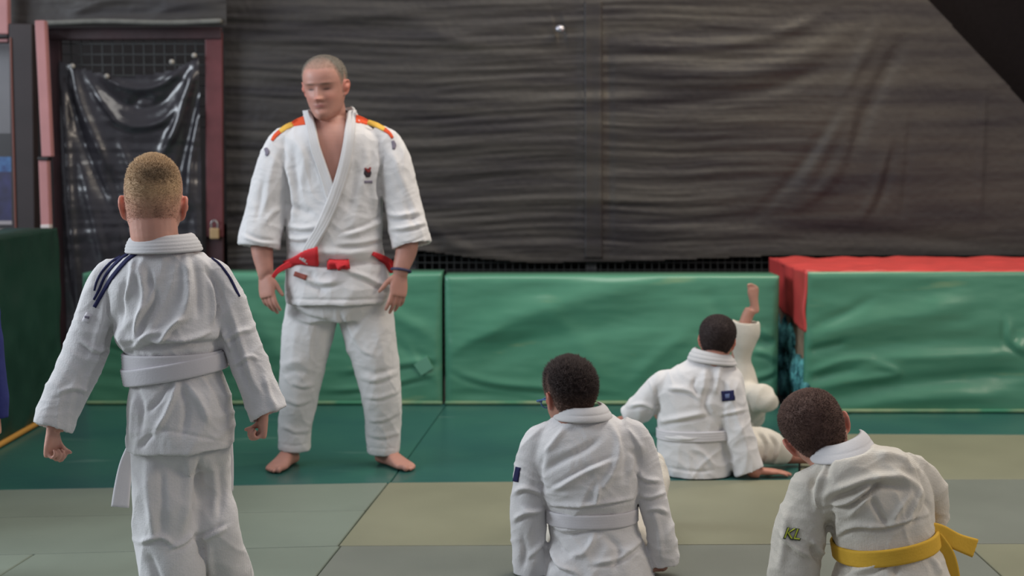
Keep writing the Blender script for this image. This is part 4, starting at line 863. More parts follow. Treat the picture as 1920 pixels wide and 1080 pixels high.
S = [('v', 7, 12, [(374, 850), (372, 920), (366, 990)]), ('r', 10, 9, [(352, 850), (352, 930), (340, 1000)]), ('r', 9, 7, [(275, 850), (280, 930), (290, 1020)]), ('v', 9, 7, [(300, 870), (305, 950), (300, 1010)]), ('f', 7, 10, [(425, 985), (395, 1000), (372, 1012)]), ('v', 7, 10, [(365, 1000), (378, 1018), (384, 1050)]),
     ('f', 6, 8, [(265, 1020), (300, 1010), (325, 1025)]), ('f', 6, 8, [(320, 1030), (345, 1020), (366, 1000)]), ('r', 7, 8, [(388, 1020), (394, 1060), (400, 1090)]), ('v', 8, 8, [(275, 1040), (290, 1070), (300, 1100)]), ('r', 8, 6, [(395, 860), (402, 920), (400, 970)]), ('v', 7, 7, [(412, 870), (416, 930), (410, 970)])]
garment('trousers', ms, GI, b1, .0045, 5, S, [(9, 3.5, .0045, 21, 1.5), (14, 3, .0028, 22, -1.2)])
h1 = Head(W(288, 386, Y1), .255, rotm(9, 0, 1), kid=True, wide=.875)
ms = MS(); h1.add(ms, .85)
wtube(ms, [h1.w((0, -.12, .38)), h1.w((0.02, -.13, .16)), W(297, 462, Y1+.0), W(303, 510, Y1)], [.064, .062, .062, .064])
loft(ms, [TR(262, 475, 350, 475, Y1, .045), TR(232, 500, 384, 500, Y1, .07), TR(222, 560, 402, 560, Y1, .085), TR(232, 620, 405, 620, Y1, .09), TR(258, 670, 402, 670, Y1, .08), TR(256, 760, 420, 760, Y1, .09), TR(258, 840, 418, 840, Y1, .085)])
for A_, wr in ((A1, (104, 808)), (A2, (496, 776))):
    loft(ms, tube_rings([(p[0], p[1], p[2], p[3]*.5) for p in A_[1:6]]+[(wr[0], wr[1], A_[6][2], 30)], .9), seg=22)
hand(ms, W(99, 806, Y1-.07), (-.1, -.05, -1), (1, -.3, 0), (.3, 1, 0), .135, (1.55, 1.5, 1.5, 1.45), (.2, 1.2), .03, fr=.9)
hand(ms, W(494, 770, Y1-.03), (-.05, .05, -1), (-1, -.3, 0), (-.3, 1, 0), .135, (1.55, 1.5, 1.5, 1.45), (.2, 1.2), .03, fr=.9)
for L_, yy in ((L1, Y1), (L2, Y1+.2)):
    e = L_[-1]; ft_ = W(e[0]+4, 1223, yy)
    loft(ms, tube_rings([(p[0], p[1], p[2], p[3]*.55) for p in L_[1:]]+[(e[0]+3, e[1]+12, yy, 36)], .95), seg=22)
    hp = np.array([ft_[0], yy-.03, .002]); foot(ms, hp, (-.1, 1, 0), (0, 0, 1), (.3 if L_ is L1 else -.3, 0, 0), .2, W(e[0]+3, e[1]+14, yy))
skin_body(ms, b1, .003, (204, 152, 134), h1)
def hc1(X, k, r):
    c = mixc((198, 150, 130), (190, 158, 122), np.clip((X[:, 2]-.32)/.33, 0, 1))
    c = mixc((204, 152, 134), (204, 152, 134), k)*(1-np.clip(k*1.6, 0, 1))[:, None]+c*np.clip(k*1.6, 0, 1)[:, None]
    sw = np.exp(-((X[:, 0]-.05)/.17)**2-((X[:, 2]-.83)/.09)**2)*(X[:, 1] < .1)+.45*np.exp(-((X[:, 0]-.07)/.05)**2-((X[:, 2]-.4)/.16)**2)*(X[:, 1] < 0)
    c = c*(1-.68*np.clip(sw*1.2, 0, 1))[:, None]; return c*(1+.2*r)[:, None]*(1+.12*noise(X*9))[:, None]
make_hair(h1, b1, hc1, HAIR, thick=.008, n=24000, slen=.003, rough=.0008, fade=.75, lift=.03, seed=3, topl=2.2)
neck_band('collar', (249, 444, 357, 437, Y1-.005, .068), (240, 474, 376, 470, Y1-.005, .092), COLLAR, b1, ribs=5, th=.009, gap=(-205, 25))
c_ = (W(240, 690, Y1)+W(415, 672, Y1))/2
w1 = belt_ring('belt', W(330, 674, Y1), (.03, .0), .048, TB1, BELTW, b1, off=.004, ribs=6)
belt_ring('belt_second_wrap', W(330, 689, Y1), (.17, .0), .046, TB1, BELTW, w1, off=.010, ribs=6)
decal_k = MS(); ball(decal_k, W(325, 686, Y1+.135), (.034, .022, .026)); put('knot', decal_k.arr(), decal_k.F, BELTW, w1)
strip('belt_end', [(318, 692, Y1+.15, 24, 0), (296, 725, Y1+.17, 22, 0), (276, 765, Y1+.175, 20, 5), (262, 800, Y1+.175, 20, 10), (250, 835, Y1+.18, 22, 15), (237, 870, Y1+.18, 25, 10), (230, 910, Y1+.17, 30, 0), (225, 951, Y1+.16, 33, 0)], BELTW, w1, ribs=5)
be = strip('belt_end', [(332, 692, Y1+.15, 24, 0), (362, 725, Y1+.17, 22, 0), (396, 765, Y1+.175, 20, 20), (424, 805, Y1+.175, 18, 30), (428, 850, Y1+.17, 20, 25), (430, 890, Y1+.17, 18, 30), (429, 921, Y1+.17, 18, 30)], BELTW, w1, ribs=5)
decal('shoulder_stripe', [(257, 474), (236, 490), (209, 522), (192, 550), (177, 576)], [6, 7, 7, 7, 7], j1.bvh, NAVY, j1.obj, off=.0008, th=.0022, m=5, step=3)
decal('shoulder_stripe', [(240, 476), (222, 489), (199, 515), (185, 545), (176, 562)], [4, 5, 5, 5, 4], j1.bvh, NAVY, j1.obj, off=.0008, th=.0022, m=5, step=3)
decal('shoulder_stripe', [(226, 480), (206, 494), (190, 512), (181, 530), (177, 545)], [3, 4, 4, 4, 3], j1.bvh, NAVY, j1.obj, off=.0008, th=.0022, m=5, step=3)
decal('shoulder_stripe', [(397, 484), (412, 496), (430, 520), (443, 545), (449, 556)], [2.5, 3.5, 4, 4, 3], j1.bvh, NAVY, j1.obj, off=.0008, th=.0022, m=5, step=3)
decal('sleeve_label', [(168, 588), (160, 604)], [13, 13], j1.bvh, BELTW, j1.obj, off=.001, th=.002, m=5, step=3)
decal('sleeve_mark', [(160, 594), (168, 596)], [4, 5], j1.bvh, GRM, j1.obj, off=.004, th=.002, m=5, step=2)
# ------------------------------------------------------------------ seated boy with glasses
Y2 = 4.60
b2 = person('person', 'boy with dark hair and blue glasses sitting on the floor, back to us, bottom centre', 0, 0, loc=[W(1115, 1090, Y2)[0], Y2, 0])
ms = MS()
loft(ms, [TR(1052, 772, 1134, 772, Y2, .06), TR(1030, 790, 1158, 786, Y2, .08), TR(1008, 812, 1184, 806, Y2, .10), TR(998, 845, 1200, 840, Y2, .115), TR(1003, 890, 1200, 885, Y2, .12), TR(1018, 930, 1196, 925, Y2+.0, .115), TR(1028, 962, 1193, 958, Y2+.01, .11),
          TR(1030, 985, 1194, 980, Y2+.01, .112), TR(1030, 1015, 1206, 1012, Y2, .12), TR(1024, 1050, 1220, 1050, Y2, .14), TR(1020, 1084, 1228, 1084, Y2, .15)], hollow=.01, p=.92, seg=52); TB = mkbvh(ms.arr(), ms.F)
A1 = [(1036, 812, Y2, 50), (1010, 826, Y2, 60), (995, 870, Y2, 58), (991, 925, Y2, 62), (990, 985, Y2+.0, 68), (994, 1040, Y2, 66), (998, 1080, Y2, 64)]
A2 = [(1160, 800, Y2, 50), (1188, 822, Y2, 62), (1206, 862, Y2, 58), (1219, 915, Y2-.01, 56), (1231, 965, Y2-.02, 54), (1241, 1015, Y2-.02, 54), (1247, 1060, Y2-.02, 54)]
loft(ms, tube_rings(A1, .95), hollow=.009); loft(ms, tube_rings(A2, .95), hollow=.009)
S = [('r', 8, 11, [(1140, 790), (1160, 830), (1150, 880), (1120, 930)]), ('v', 8, 11, [(1128, 820), (1090, 845), (1040, 870), (1016, 890)]), ('f', 7, 10, [(1150, 860), (1100, 880), (1030, 920)]), ('v', 7, 9, [(1020, 850), (1010, 890), (1020, 930)]), ('r', 6, 8, [(1060, 800), (1045, 820), (1020, 850)]),
     ('r', 5, 9, [(1122, 905), (1120, 930), (1116, 945)]), ('v', 6, 9, [(1180, 840), (1196, 860), (1190, 890)]), ('r', 7, 9, [(1170, 800), (1195, 830), (1206, 850)]), ('v', 9, 9, [(1160, 805), (1175, 850), (1170, 910)]), ('f', 5, 9, [(1028, 948), (1080, 950), (1140, 944), (1192, 934)]), ('v', 4, 7, [(1032, 972), (1090, 978), (1150, 976), (1192, 968)]),
     ('f', 7, 9, [(1030, 980), (1060, 998), (1110, 990)]), ('r', 6, 8, [(1114, 992), (1108, 1020), (1090, 1040), (1060, 1040)]), ('v', 7, 9, [(1032, 1000), (1050, 1030), (1080, 1046)]), ('f', 7, 10, [(1025, 1020), (1045, 1060), (1080, 1078)]), ('f', 7, 8, [(1110, 1060), (1160, 1050), (1210, 1010)]), ('v', 8, 8, [(1130, 1000), (1160, 1030), (1150, 1070)]),
     ('f', 6, 10, [(966, 928), (985, 918), (1018, 930)]), ('r', 6, 8, [(975, 950), (1000, 960), (1018, 950)]), ('f', 6, 9, [(964, 980), (985, 965), (1015, 960)]), ('v', 7, 7, [(980, 1000), (984, 1040), (978, 1070)]), ('f', 6, 7, [(990, 1050), (1010, 1030), (1024, 1010)]),
     ('f', 6, 9, [(1194, 880), (1208, 900), (1240, 905)]), ('f', 6, 9, [(1198, 930), (1220, 935), (1250, 925)]), ('r', 7, 7, [(1225, 950), (1235, 1000), (1240, 1050)]), ('f', 6, 7, [(1210, 960), (1232, 956), (1254, 966)])]
TB2 = TB
j2 = garment('jacket', ms, GI, b2, .0046, 5, S, [(9, 3.5, .0045, 31, .9), (14, 3, .0028, 32, -.5), (22, 3, .0014, 33, .3)])
ms = MS()
loft(ms, [TR(1040, 1000, 1195, 1000, Y2+.02, .09), TR(1034, 1050, 1210, 1050, Y2+.03, .12), TR(1030, 1072, 1214, 1072, Y2+.03, .12)])
loft(ms, tube_rings([(1180, 1035, Y2+.04, 84), (1205, 970, Y2+.2, 76), (1222, 880, Y2+.38, 62), (1221, 868, Y2+.45, 54), (1218, 930, Y2+.55, 56), (1212, 968, Y2+.6, 54)], .95), hollow=.009)
loft(ms, tube_rings([(1070, 1035, Y2+.04, 84), (1060, 985, Y2+.2, 80), (1075, 950, Y2+.36, 66), (1080, 945, Y2+.45, 60), (1090, 955, Y2+.52, 56), (1096, 975, Y2+.58, 54)], .95), hollow=.009)
t2_ = garment('trousers', ms, GI2, b2, .005, 5, [('f', 6, 6, [(1216, 870), (1232, 860), (1246, 880)])], [(9, 3, .004, 35, 1)])
decal('knee_mark', [(1224, 852), (1230, 864), (1235, 876)], [3, 4, 3], t2_.bvh, BLK, t2_.obj, off=.001, th=.002, m=5, step=2)
h2 = Head(W(1068, 748, Y2+.01), .218, rotm(26, -12, 2), kid=True, wide=.95)
ms = MS(); h2.add(ms, 1.0)
wtube(ms, [h2.w((0, -.1, .35)), h2.w((0, -.1, .12)), W(1092, 790, Y2+.01), W(1094, 820, Y2)], [.054, .052, .054, .06])
loft(ms, [TR(1062, 785, 1130, 785, Y2, .045), TR(1030, 812, 1165, 808, Y2, .075), TR(1018, 860, 1186, 860, Y2, .09), TR(1034, 930, 1184, 930, Y2, .09), TR(1044, 980, 1182, 980, Y2, .09), TR(1040, 1084, 1205, 1084, Y2, .11)])
for A_, wr in ((A1, (1000, 1082)), (A2, (1246, 1060))):
    loft(ms, tube_rings([(p[0], p[1], p[2], p[3]*.5) for p in A_[1:6]]+[(wr[0], wr[1], A_[6][2], 30)], .9), seg=22)
wr = W(1243, 1063, Y2-.02); hand(ms, wr, (-.55, .35, -.1), (0, 0, -1), (-.3, -1, 0), .135, (.25, .3, .35, .4), (.7, .3), .06)
wr = W(1000, 1068, Y2); hand(ms, wr, (.2, .8, -.15), (0, 0, -1), (1, 0, 0), .135, (.3, .35, .4, .5), (.6, .3), .06)
for q in (((1218, 930, Y2+.55, 34), (1214, 960, Y2+.59, 32), (1211, 978, Y2+.6, 30)), ((1090, 955, Y2+.52, 34), (1097, 970, Y2+.56, 32), (1099, 980, Y2+.58, 30))):
    loft(ms, tube_rings([(1125, 1035, Y2+.03, 66)]+([(1205, 970, Y2+.2, 40), (1222, 885, Y2+.40, 34)] if q[0][0] > 1200 else [(1060, 1000, Y2+.2, 40), (1076, 955, Y2+.38, 34)])+list(q), .95), seg=20)
    e = q[-1]; p_ = W(e[0], e[1], e[2]); foot(ms, [p_[0], e[2]-.03, .002], (0, 1, 0), (0, 0, 1), (-1 if e[0] > 1200 else 1, 0, 0), .19, [p_[0], e[2], max(.07, p_[2])])
skin_body(ms, b2, .0036, (168, 122, 106), h2)
def hc2(X, k, r):
    c = mixc((112, 88, 78), (58, 48, 46), np.clip((k-.15)/.7, 0, 1)); return c*(1+.25*r)[:, None]
make_hair(h2, b2, hc2, HAIR, thick=.052, n=24000, slen=.010, rough=.011, fade=.42, lift=.03, comb=(.1, -.1, .25), seed=5, topl=1.6)
neck_band('collar', (1053, 759, 1129, 757, Y2-.005, .072), (1040, 784, 1146, 783, Y2-.005, .092), COLLAR, b2, ribs=2, th=.009, gap=(-215, 35))
belt_ring('belt', W(1112, 963, Y2+.01), (.02, 0), .045, TB2, BELTW, b2, off=.002, th=.003, ribs=5)
decal('sleeve_patch', [(972, 876), (967, 903)], [9, 10], j2.bvh, NAVY, j2.obj, off=.001, th=.0025, m=7, step=3)
m = MS(); ball(m, W(1194, 941, Y2-.0), (.016, .03, .016), nu=12, nv=8); put('belt_knot_tag', m.arr(), m.F, BLK, b2)
# glasses: rim, temple
GLB = mat('blue_plastic', (62, 98, 150), .35, .5)
gl_ = None
for sg in (-1, 1):
    P = [h2.w((sg*.14+.095*math.cos(a), .43, .475+.075*math.sin(a))) for a in np.linspace(0, 2*np.pi, 17)]
    m = MS(); wtube(m, P, [.0022]*17, seg=8, sub=1); wtube(m, h2.w([(sg*.235, .42, .5), (sg*.33, .36, .505), (sg*.36, .1, .51), (sg*.35, -.02, .5)]), [.004, .0036, .0028, .0024], seg=8)
    if gl_ is None:
        wtube(m, h2.w([(-.05, .44, .49), (.05, .44, .49)]), [.002, .002], seg=8); gl_ = put('glasses', m.arr(), m.F, GLB, b2)
    else: put('glasses_half', m.arr(), m.F, GLB, gl_)
# ------------------------------------------------------------------ seated boy leaning back, navy patch
Y3 = 6.08
b3 = person('person', 'boy with short dark hair and navy sleeve patch sitting cross-legged by the green pad', 0, 0, loc=[W(1310, 885, Y3)[0], Y3, 0])
ms = MS()
loft(ms, [TR(1298, 668, 1366, 676, Y3, .055), TR(1282, 680, 1378, 688, Y3, .075), TR(1254, 694, 1392, 702, Y3, .095), TR(1236, 720, 1396, 726, Y3, .11), TR(1232, 760, 1392, 764, Y3, .115), TR(1232, 800, 1380, 804, Y3, .115), TR(1233, 840, 1374, 842, Y3, .115),
          TR(1238, 868, 1376, 868, Y3, .125), TR(1248, 892, 1370, 890, Y3, .13)], hollow=.01, p=.92, seg=48); TB = mkbvh(ms.arr(), ms.F)
A1 = [(1262, 712, Y3, 42), (1240, 722, Y3+.01, 50), (1222, 742, Y3+.02, 52), (1205, 762, Y3+.04, 54), (1188, 776, Y3+.06, 48), (1176, 783, Y3+.07, 44)]
A2 = [(1352, 704, Y3-.02, 46), (1362, 722, Y3-.04, 58), (1370, 762, Y3-.05, 62), (1380, 805, Y3-.06, 61), (1392, 845, Y3-.07, 60), (1406, 884, Y3-.08, 58)]
loft(ms, tube_rings(A1, .95), hollow=.009); loft(ms, tube_rings(A2, .95), hollow=.009)
S = [('r', 7, 10, [(1322, 690), (1320, 720), (1316, 740)]), ('v', 7, 11, [(1336, 690), (1332, 720), (1322, 760), (1340, 790)]), ('r', 6, 9, [(1350, 680), (1346, 710), (1340, 740)]), ('v', 5, 9, [(1306, 706), (1300, 725), (1310, 745)]), ('f', 7, 9, [(1232, 795), (1270, 788), (1330, 776)]), ('f', 6, 7, [(1233, 820), (1280, 826), (1340, 820)]),
     ('v', 7, 8, [(1350, 790), (1360, 840), (1374, 876)]), ('f', 6, 8, [(1250, 730), (1290, 735), (1310, 750)]), ('r', 6, 6, [(1290, 840), (1320, 850), (1340, 880)]), ('v', 6, 7, [(1232, 720), (1232, 760), (1236, 790)]), ('f', 5, 8, [(1180, 765), (1205, 760), (1228, 770)]), ('r', 7, 7, [(1360, 700), (1376, 760), (1400, 840)]), ('f', 5, 6, [(1350, 780), (1372, 776), (1398, 770)]), ('v', 3, 5, [(1250, 876), (1300, 884), (1340, 882)])]
TB3 = TB
j3 = garment('jacket', ms, GI, b3, .005, 5, S, [(10, 3, .0045, 41, 1.2), (15, 3, .0028, 42, -.5)])
ms = MS()
loft(ms, [TR(1256, 840, 1368, 840, Y3+.02, .1), TR(1250, 870, 1374, 870, Y3+.03, .12), TR(1254, 888, 1370, 888, Y3+.03, .11)])
loft(ms, tube_rings([(1345, 860, Y3+.04, 70), (1395, 838, Y3+.06, 74), (1440, 838, Y3+.08, 66), (1468, 850, Y3+.12, 46), (1474, 853, Y3+.13, 42)], .95), hollow=.009)
loft(ms, tube_rings([(1280, 862, Y3+.04, 60), (1270, 846, Y3+.2, 56), (1290, 826, Y3+.4, 50), (1360, 828, Y3+.42, 46), (1392, 832, Y3+.36, 42)], .95), hollow=.009)
garment('trousers', ms, GI2, b3, .005, 5, [('f', 5, 8, [(1440, 810), (1456, 835), (1450, 862)]), ('f', 5, 8, [(1420, 806), (1438, 835), (1430, 866)]), ('f', 5, 7, [(1404, 806), (1418, 835), (1410, 866)])], [(10, 3, .004, 45, 1)])
h3 = Head(W(1344, 640, Y3-.0), .205, rotm(-10, -8, 6), kid=True, wide=1.0)
ms = MS(); h3.add(ms, .7)
wtube(ms, [h3.w((0, -.1, .35)), h3.w((0, -.13, .1)), W(1336, 680, Y3), W(1330, 715, Y3)], [.05, .05, .052, .06])
loft(ms, [TR(1302, 682, 1362, 686, Y3, .045), TR(1268, 706, 1378, 712, Y3, .08), TR(1250, 760, 1372, 762, Y3, .09), TR(1252, 820, 1360, 822, Y3, .09), TR(1262, 886, 1358, 886, Y3+.02, .1)])
loft(ms, tube_rings([(p[0], p[1], p[2], p[3]*.5) for p in A1[1:5]]+[(1172, 784, Y3+.07, 22)], .9), seg=20)
loft(ms, tube_rings([(p[0], p[1], p[2], p[3]*.5) for p in A2[1:5]]+[(1410, 882, Y3-.08, 26), (1424, 887, Y3-.08, 24)], .9), seg=20)
p3 = W(1424, 888, Y3-.08); p3[2] = .028; hand(ms, p3, (1, .1, -.05), (0, 0, -1), (.3, 1, 0), .145, (.12, .12, .12, .15), (.6, .1), .05)
hand(ms, W(1172, 785, Y3+.07), (-1, .3, -.35), (0, .2, -1), (0, 1, .3), .13, (.4, .4, .5, .5), (.5, .1), .03)
loft(ms, tube_rings([(1330, 860, Y3+.04, 40), (1395, 838, Y3+.06, 42), (1440, 838, Y3+.08, 36), (1468, 850, Y3+.12, 26), (1480, 856, Y3+.13, 24)], .95), seg=20)
f3 = W(1478, 862, Y3+.12); foot(ms, [f3[0]-.01, Y3+.14, .012], (.55, -.15, 0.05), (0, .5, 1), (0, 1, -.4), .2, W(1480, 854, Y3+.13))
skin_body(ms, b3, .004, (186, 130, 112), h3)
hc3 = lambda X, k, r: mixc((92, 72, 66), (58, 48, 47), np.clip(k*2, 0, 1))*(1+.22*r)[:, None]
make_hair(h3, b3, hc3, HAIR, thick=.03, n=12000, slen=.006, rough=.002, fade=.15, seed=6)
neck_band('collar', (1303, 652, 1366, 664, Y3-.01, .062), (1291, 674, 1380, 684, Y3-.005, .085), COLLAR, b3, ribs=3, th=.009, gap=(-215, 35))
belt_ring('belt', W(1305, 810, Y3), (.02, 0), .043, TB3, BELTW, b3, off=.001, th=.0025, ribs=4)
TBP = j3.bvh
decal('sleeve_patch', [(1353, 743), (1376, 741)], [19, 19], TBP, NAVY, j3.obj, off=.003, th=.003, m=9, step=2, sm=1)
decal('patch_emblem', [(1360, 743), (1369, 742)], [8, 8], TBP, mat('pale_blue_thread', (92, 104, 140), .7), j3.obj, off=.0065, th=.0015, m=5, step=2, sm=1)
# ------------------------------------------------------------------ leaning boy with the yellow belt
Y4 = 3.80
b4 = person('person', 'boy with brown hair and a yellow belt crouching forward at the bottom right', 0, 0, loc=[W(1650, 1200, Y4)[0], Y4, 0])
ms = MS()
loft(ms, [TR(1540, 862, 1640, 836, Y4-.03, .06), TR(1520, 878, 1672, 840, Y4-.02, .08), TR(1508, 900, 1706, 856, Y4-.01, .10), TR(1512, 930, 1728, 885, Y4, .12), TR(1530, 960, 1742, 920, Y4, .13), TR(1548, 985, 1748, 955, Y4, .13), TR(1562, 1012, 1750, 985, Y4-.01, .125),
          TR(1574, 1042, 1752, 1012, Y4-.02, .125), TR(1566, 1075, 1768, 1055, Y4-.03, .14), TR(1556, 1125, 1784, 1115, Y4-.05, .155), TR(1550, 1170, 1790, 1170, Y4-.05, .155)], hollow=.01, p=.92, seg=52); TB = mkbvh(ms.arr(), ms.F)
A1 = [(1542, 890, Y4-.01, 56), (1524, 905, Y4-.01, 74), (1512, 945, Y4, 88), (1502, 990, Y4, 96), (1494, 1040, Y4, 97), (1486, 1090, Y4, 94), (1480, 1150, Y4, 86)]
A2 = [(1690, 868, Y4, 56), (1716, 890, Y4+.02, 70), (1738, 922, Y4+.05, 76), (1742, 960, Y4+.09, 72), (1736, 1000, Y4+.16, 66), (1726, 1040, Y4+.22, 60)]
loft(ms, tube_rings(A1, .95), hollow=.009); loft(ms, tube_rings(A2, .95), hollow=.009)
S = [('r', 10, 12, [(1535, 935), (1580, 915), (1650, 895), (1700, 900), (1735, 935)]), ('v', 8, 16, [(1552, 965), (1560, 940), (1590, 925), (1640, 908), (1700, 918)]), ('f', 7, 14, [(1550, 950), (1590, 945), (1620, 925), (1650, 900)]), ('v', 6, 12, [(1610, 935), (1630, 925), (1655, 905)]), ('r', 7, 10, [(1590, 970), (1610, 950), (1640, 920)]),
     ('v', 7, 10, [(1632, 930), (1650, 965), (1668, 992)]), ('r', 6, 8, [(1672, 980), (1690, 950), (1708, 925)]), ('r', 6, 9, [(1700, 980), (1718, 940), (1726, 915)]), ('v', 6, 9, [(1710, 985), (1735, 955), (1742, 930)]), ('v', 9, 18, [(1556, 960), (1556, 990), (1560, 1015)]), ('f', 7, 9, [(1564, 1010), (1600, 990), (1660, 990), (1745, 965)]),
     ('r', 8, 10, [(1545, 880), (1535, 910), (1530, 960)]), ('v', 6, 10, [(1540, 866), (1528, 890), (1522, 920)]), ('v', 5, 8, [(1555, 862), (1550, 880), (1552, 895)]), ('v', 4, 8, [(1702, 862), (1730, 900), (1745, 950), (1750, 985)]), ('r', 8, 8, [(1640, 850), (1690, 860), (1724, 895)]),
     ('v', 7, 14, [(1524, 1018), (1530, 1042), (1548, 1052)]), ('r', 6, 10, [(1520, 1010), (1540, 1036), (1552, 1030)]), ('f', 7, 9, [(1462, 1000), (1490, 1030), (1524, 1050)]), ('r', 9, 8, [(1475, 960), (1470, 1020), (1462, 1075)]), ('v', 8, 9, [(1575, 1050), (1590, 1065), (1570, 1078)]), ('f', 8, 10, [(1600, 1078), (1640, 1066), (1676, 1040)]), ('v', 7, 10, [(1676, 1042), (1680, 1060), (1678, 1080)]), ('r', 7, 8, [(1740, 1040), (1755, 1060), (1765, 1080)])]
TB4 = TB
j4 = garment('jacket', ms, GI2, b4, .0042, 5, S, [(9, 3.5, .0045, 51, .5), (14, 3, .0028, 52, -.8), (22, 3, .0014, 53, .3)])
ms = MS()
loft(ms, [TR(1580, 1090, 1765, 1090, Y4-.04, .12), TR(1572, 1150, 1775, 1150, Y4-.04, .14), TR(1572, 1185, 1775, 1185, Y4-.02, .12)])
for xx in (1620, 1725):
    loft(ms, tube_rings([(xx, 1160, Y4-.04, 96), (xx+(xx-1672)*.2, 1150, Y4+.12, 92), (xx+(xx-1672)*.4, 1138, Y4+.3, 78), (xx+(xx-1672)*.4, 1138, Y4+.35, 58)], .9))
    loft(ms, tube_rings([(xx+(xx-1672)*.4, 1146, Y4+.31, 62), (xx, 1190, Y4+.13, 60), (xx-(xx-1672)*.1, 1226, Y4-.02, 56)], .9), hollow=.009)
garment('trousers', ms, GI2, b4, .0055, 5, [], [(9, 3, .004, 55, 1)])
h4 = Head(W(1532, 812, Y4+.07), .225, rotm(-8, -16, -27), kid=True, wide=1.0)
ms = MS(); h4.add(ms, 1.15)
wtube(ms, [h4.w((0, -.05, .35)), h4.w((0, -.1, .12)), W(1582, 880, Y4+.03), W(1610, 920, Y4+.02)], [.054, .052, .054, .056])
loft(ms, [TR(1550, 872, 1632, 850, Y4-.02, .045), TR(1532, 905, 1690, 870, Y4, .08), TR(1545, 950, 1722, 920, Y4, .1), TR(1575, 1010, 1735, 990, Y4-.01, .1), TR(1585, 1060, 1742, 1050, Y4-.02, .1), TR(1585, 1180, 1760, 1180, Y4-.03, .12)])
loft(ms, tube_rings([(p[0], p[1], p[2], p[3]*.45) for p in A1[1:6]]+[(1480, 1160, Y4, 34), (1480, 1195, Y4+.02, 32)], .9), seg=20)
loft(ms, tube_rings([(p[0], p[1], p[2], p[3]*.45) for p in A2[1:5]]+[(1726, 1045, Y4+.24, 30), (1716, 1075, Y4+.28, 28)], .9), seg=20)
w4 = W(1480, 1212, Y4+.02); hand(ms, w4, (0, .9, -.12), (0, 0, -1), (1, 0, 0), .14, (.15, .2, .2, .25), (.6, .2), .06)
hand(ms, W(1716, 1078, Y4+.28), (-.1, .3, -1), (-1, 0, 0), (0, 1, 0), .14, (.5, .5, .6, .6), (.5, .3), .04)
for xx in (1625, 1718):
    e = W(xx, 1230, Y4-.05); loft(ms, tube_rings([(1672, 1160, Y4, 70), (xx+(xx-1672)*.35, 1140, Y4+.29, 44), (xx, 1190, Y4+.12, 36), (xx, 1228, Y4-.03, 32)], .9), seg=20)
    foot(ms, [e[0], Y4-.06, .1], (0, -1, -.18), (0, 0, -1), (1, 0, 0), .2, [e[0], Y4-.05, .06])
skin_body(ms, b4, .0038, (198, 146, 128), h4)
hc4 = lambda X, k, r: mixc((122, 94, 84), (96, 74, 66), np.clip(k*1.5, 0, 1))*(1+.24*r)[:, None]*(1+.25*noise(X*5+3))[:, None]
make_hair(h4, b4, hc4, HAIR, thick=.03, n=20000, slen=.0055, rough=.002, fade=.2, seed=8)
neck_band('collar', (1536, 833, 1614, 806, Y4+.03, .066), (1524, 866, 1636, 838, Y4+.0, .088), COLLAR, b4, ribs=2, th=.009, gap=(-188, 6))
YB_ = mat('yellow_cotton_belt', (222, 176, 62), .8, .25, vary=.08, vscale=12, bump=.1, bscale=150)
y4 = belt_ring('belt', (W(1578, 1028, Y4)+W(1750, 998, Y4))/2, (.175, 0), .044, TB4, YB_, b4, off=.004, th=.004, ribs=5)
strip('belt_end', [(1742, 996, Y4-.07, 34, 0), (1762, 1000, Y4-.06, 34, 0), (1795, 1016, Y4-.03, 32, 8), (1828, 1028, Y4-.01, 36, 0)], YB_, y4, th=.005, ribs=4)
strip('belt_end', [(1750, 1003, Y4-.06, 26, 0), (1764, 1020, Y4-.06, 26, 0), (1778, 1045, Y4-.05, 27, 0), (1786, 1085, Y4-.04, 28, 0), (1786, 1140, Y4-.03, 30, 0)], YB_, y4, th=.005, ribs=4)
# embroidered letters on the sleeve
def letters(parent, bvh, txt, org, ex, size, mt, shear=.25, off=.003, th=.0015, bold=0.0):
    cu = bpy.data.curves.new('t', 'FONT'); cu.body = txt; cu.size = 1; cu.shear = shear; cu.offset = bold; cu.space_character = .9
    ob = bpy.data.objects.new('t', cu); C.collection.objects.link(ob); dg = bpy.context.evaluated_depsgraph_get(); dg.update()
    me = bpy.data.meshes.new_from_object(ob.evaluated_get(dg)); V = np.array([v.co[:] for v in me.vertices]); F = [tuple(p.vertices) for p in me.polygons]
    bpy.data.objects.remove(ob); ex = np.array(ex, float); ex /= np.hypot(*ex); up = np.array([ex[1], -ex[0]])
    P = np.zeros((len(V), 3)); N = np.zeros((len(V), 3))
    for i, v in enumerate(V):
        q = np.array(org)+ex*v[0]*size+up*v[1]*size; r = unit(ray(*q)); h = bvh.ray_cast(Vector(CAMP), Vector(r)); P[i] = np.array(h[0]) if h[0] else P[i-1]; N[i] = -r
    A = P+N*(off+th); B = P+N*(off-.003); n = len(V); FF = F+[tuple(n+i for i in reversed(f)) for f in F]
    cnt = {}
    for f in F:
        for a, b in zip(f, f[1:]+f[:1]): cnt[(a, b)] = 1
    FF += [(b, a, n+a, n+b) for (a, b) in cnt if (b, a) not in cnt]
    return put('sleeve_letters', np.vstack([A, B]), FF, mt, parent, smoothsh=False)
letters(j4.obj, j4.bvh, 'KL', (1467, 1009), (1, .12), 30, mat('dark_outline_thread', (60, 66, 50), .7), off=.0015, bold=.035)
letters(j4.obj, j4.bvh, 'KL', (1468, 1008), (1, .12), 29, mat('lime_thread', (196, 206, 70), .7), off=.0032, bold=-.005)
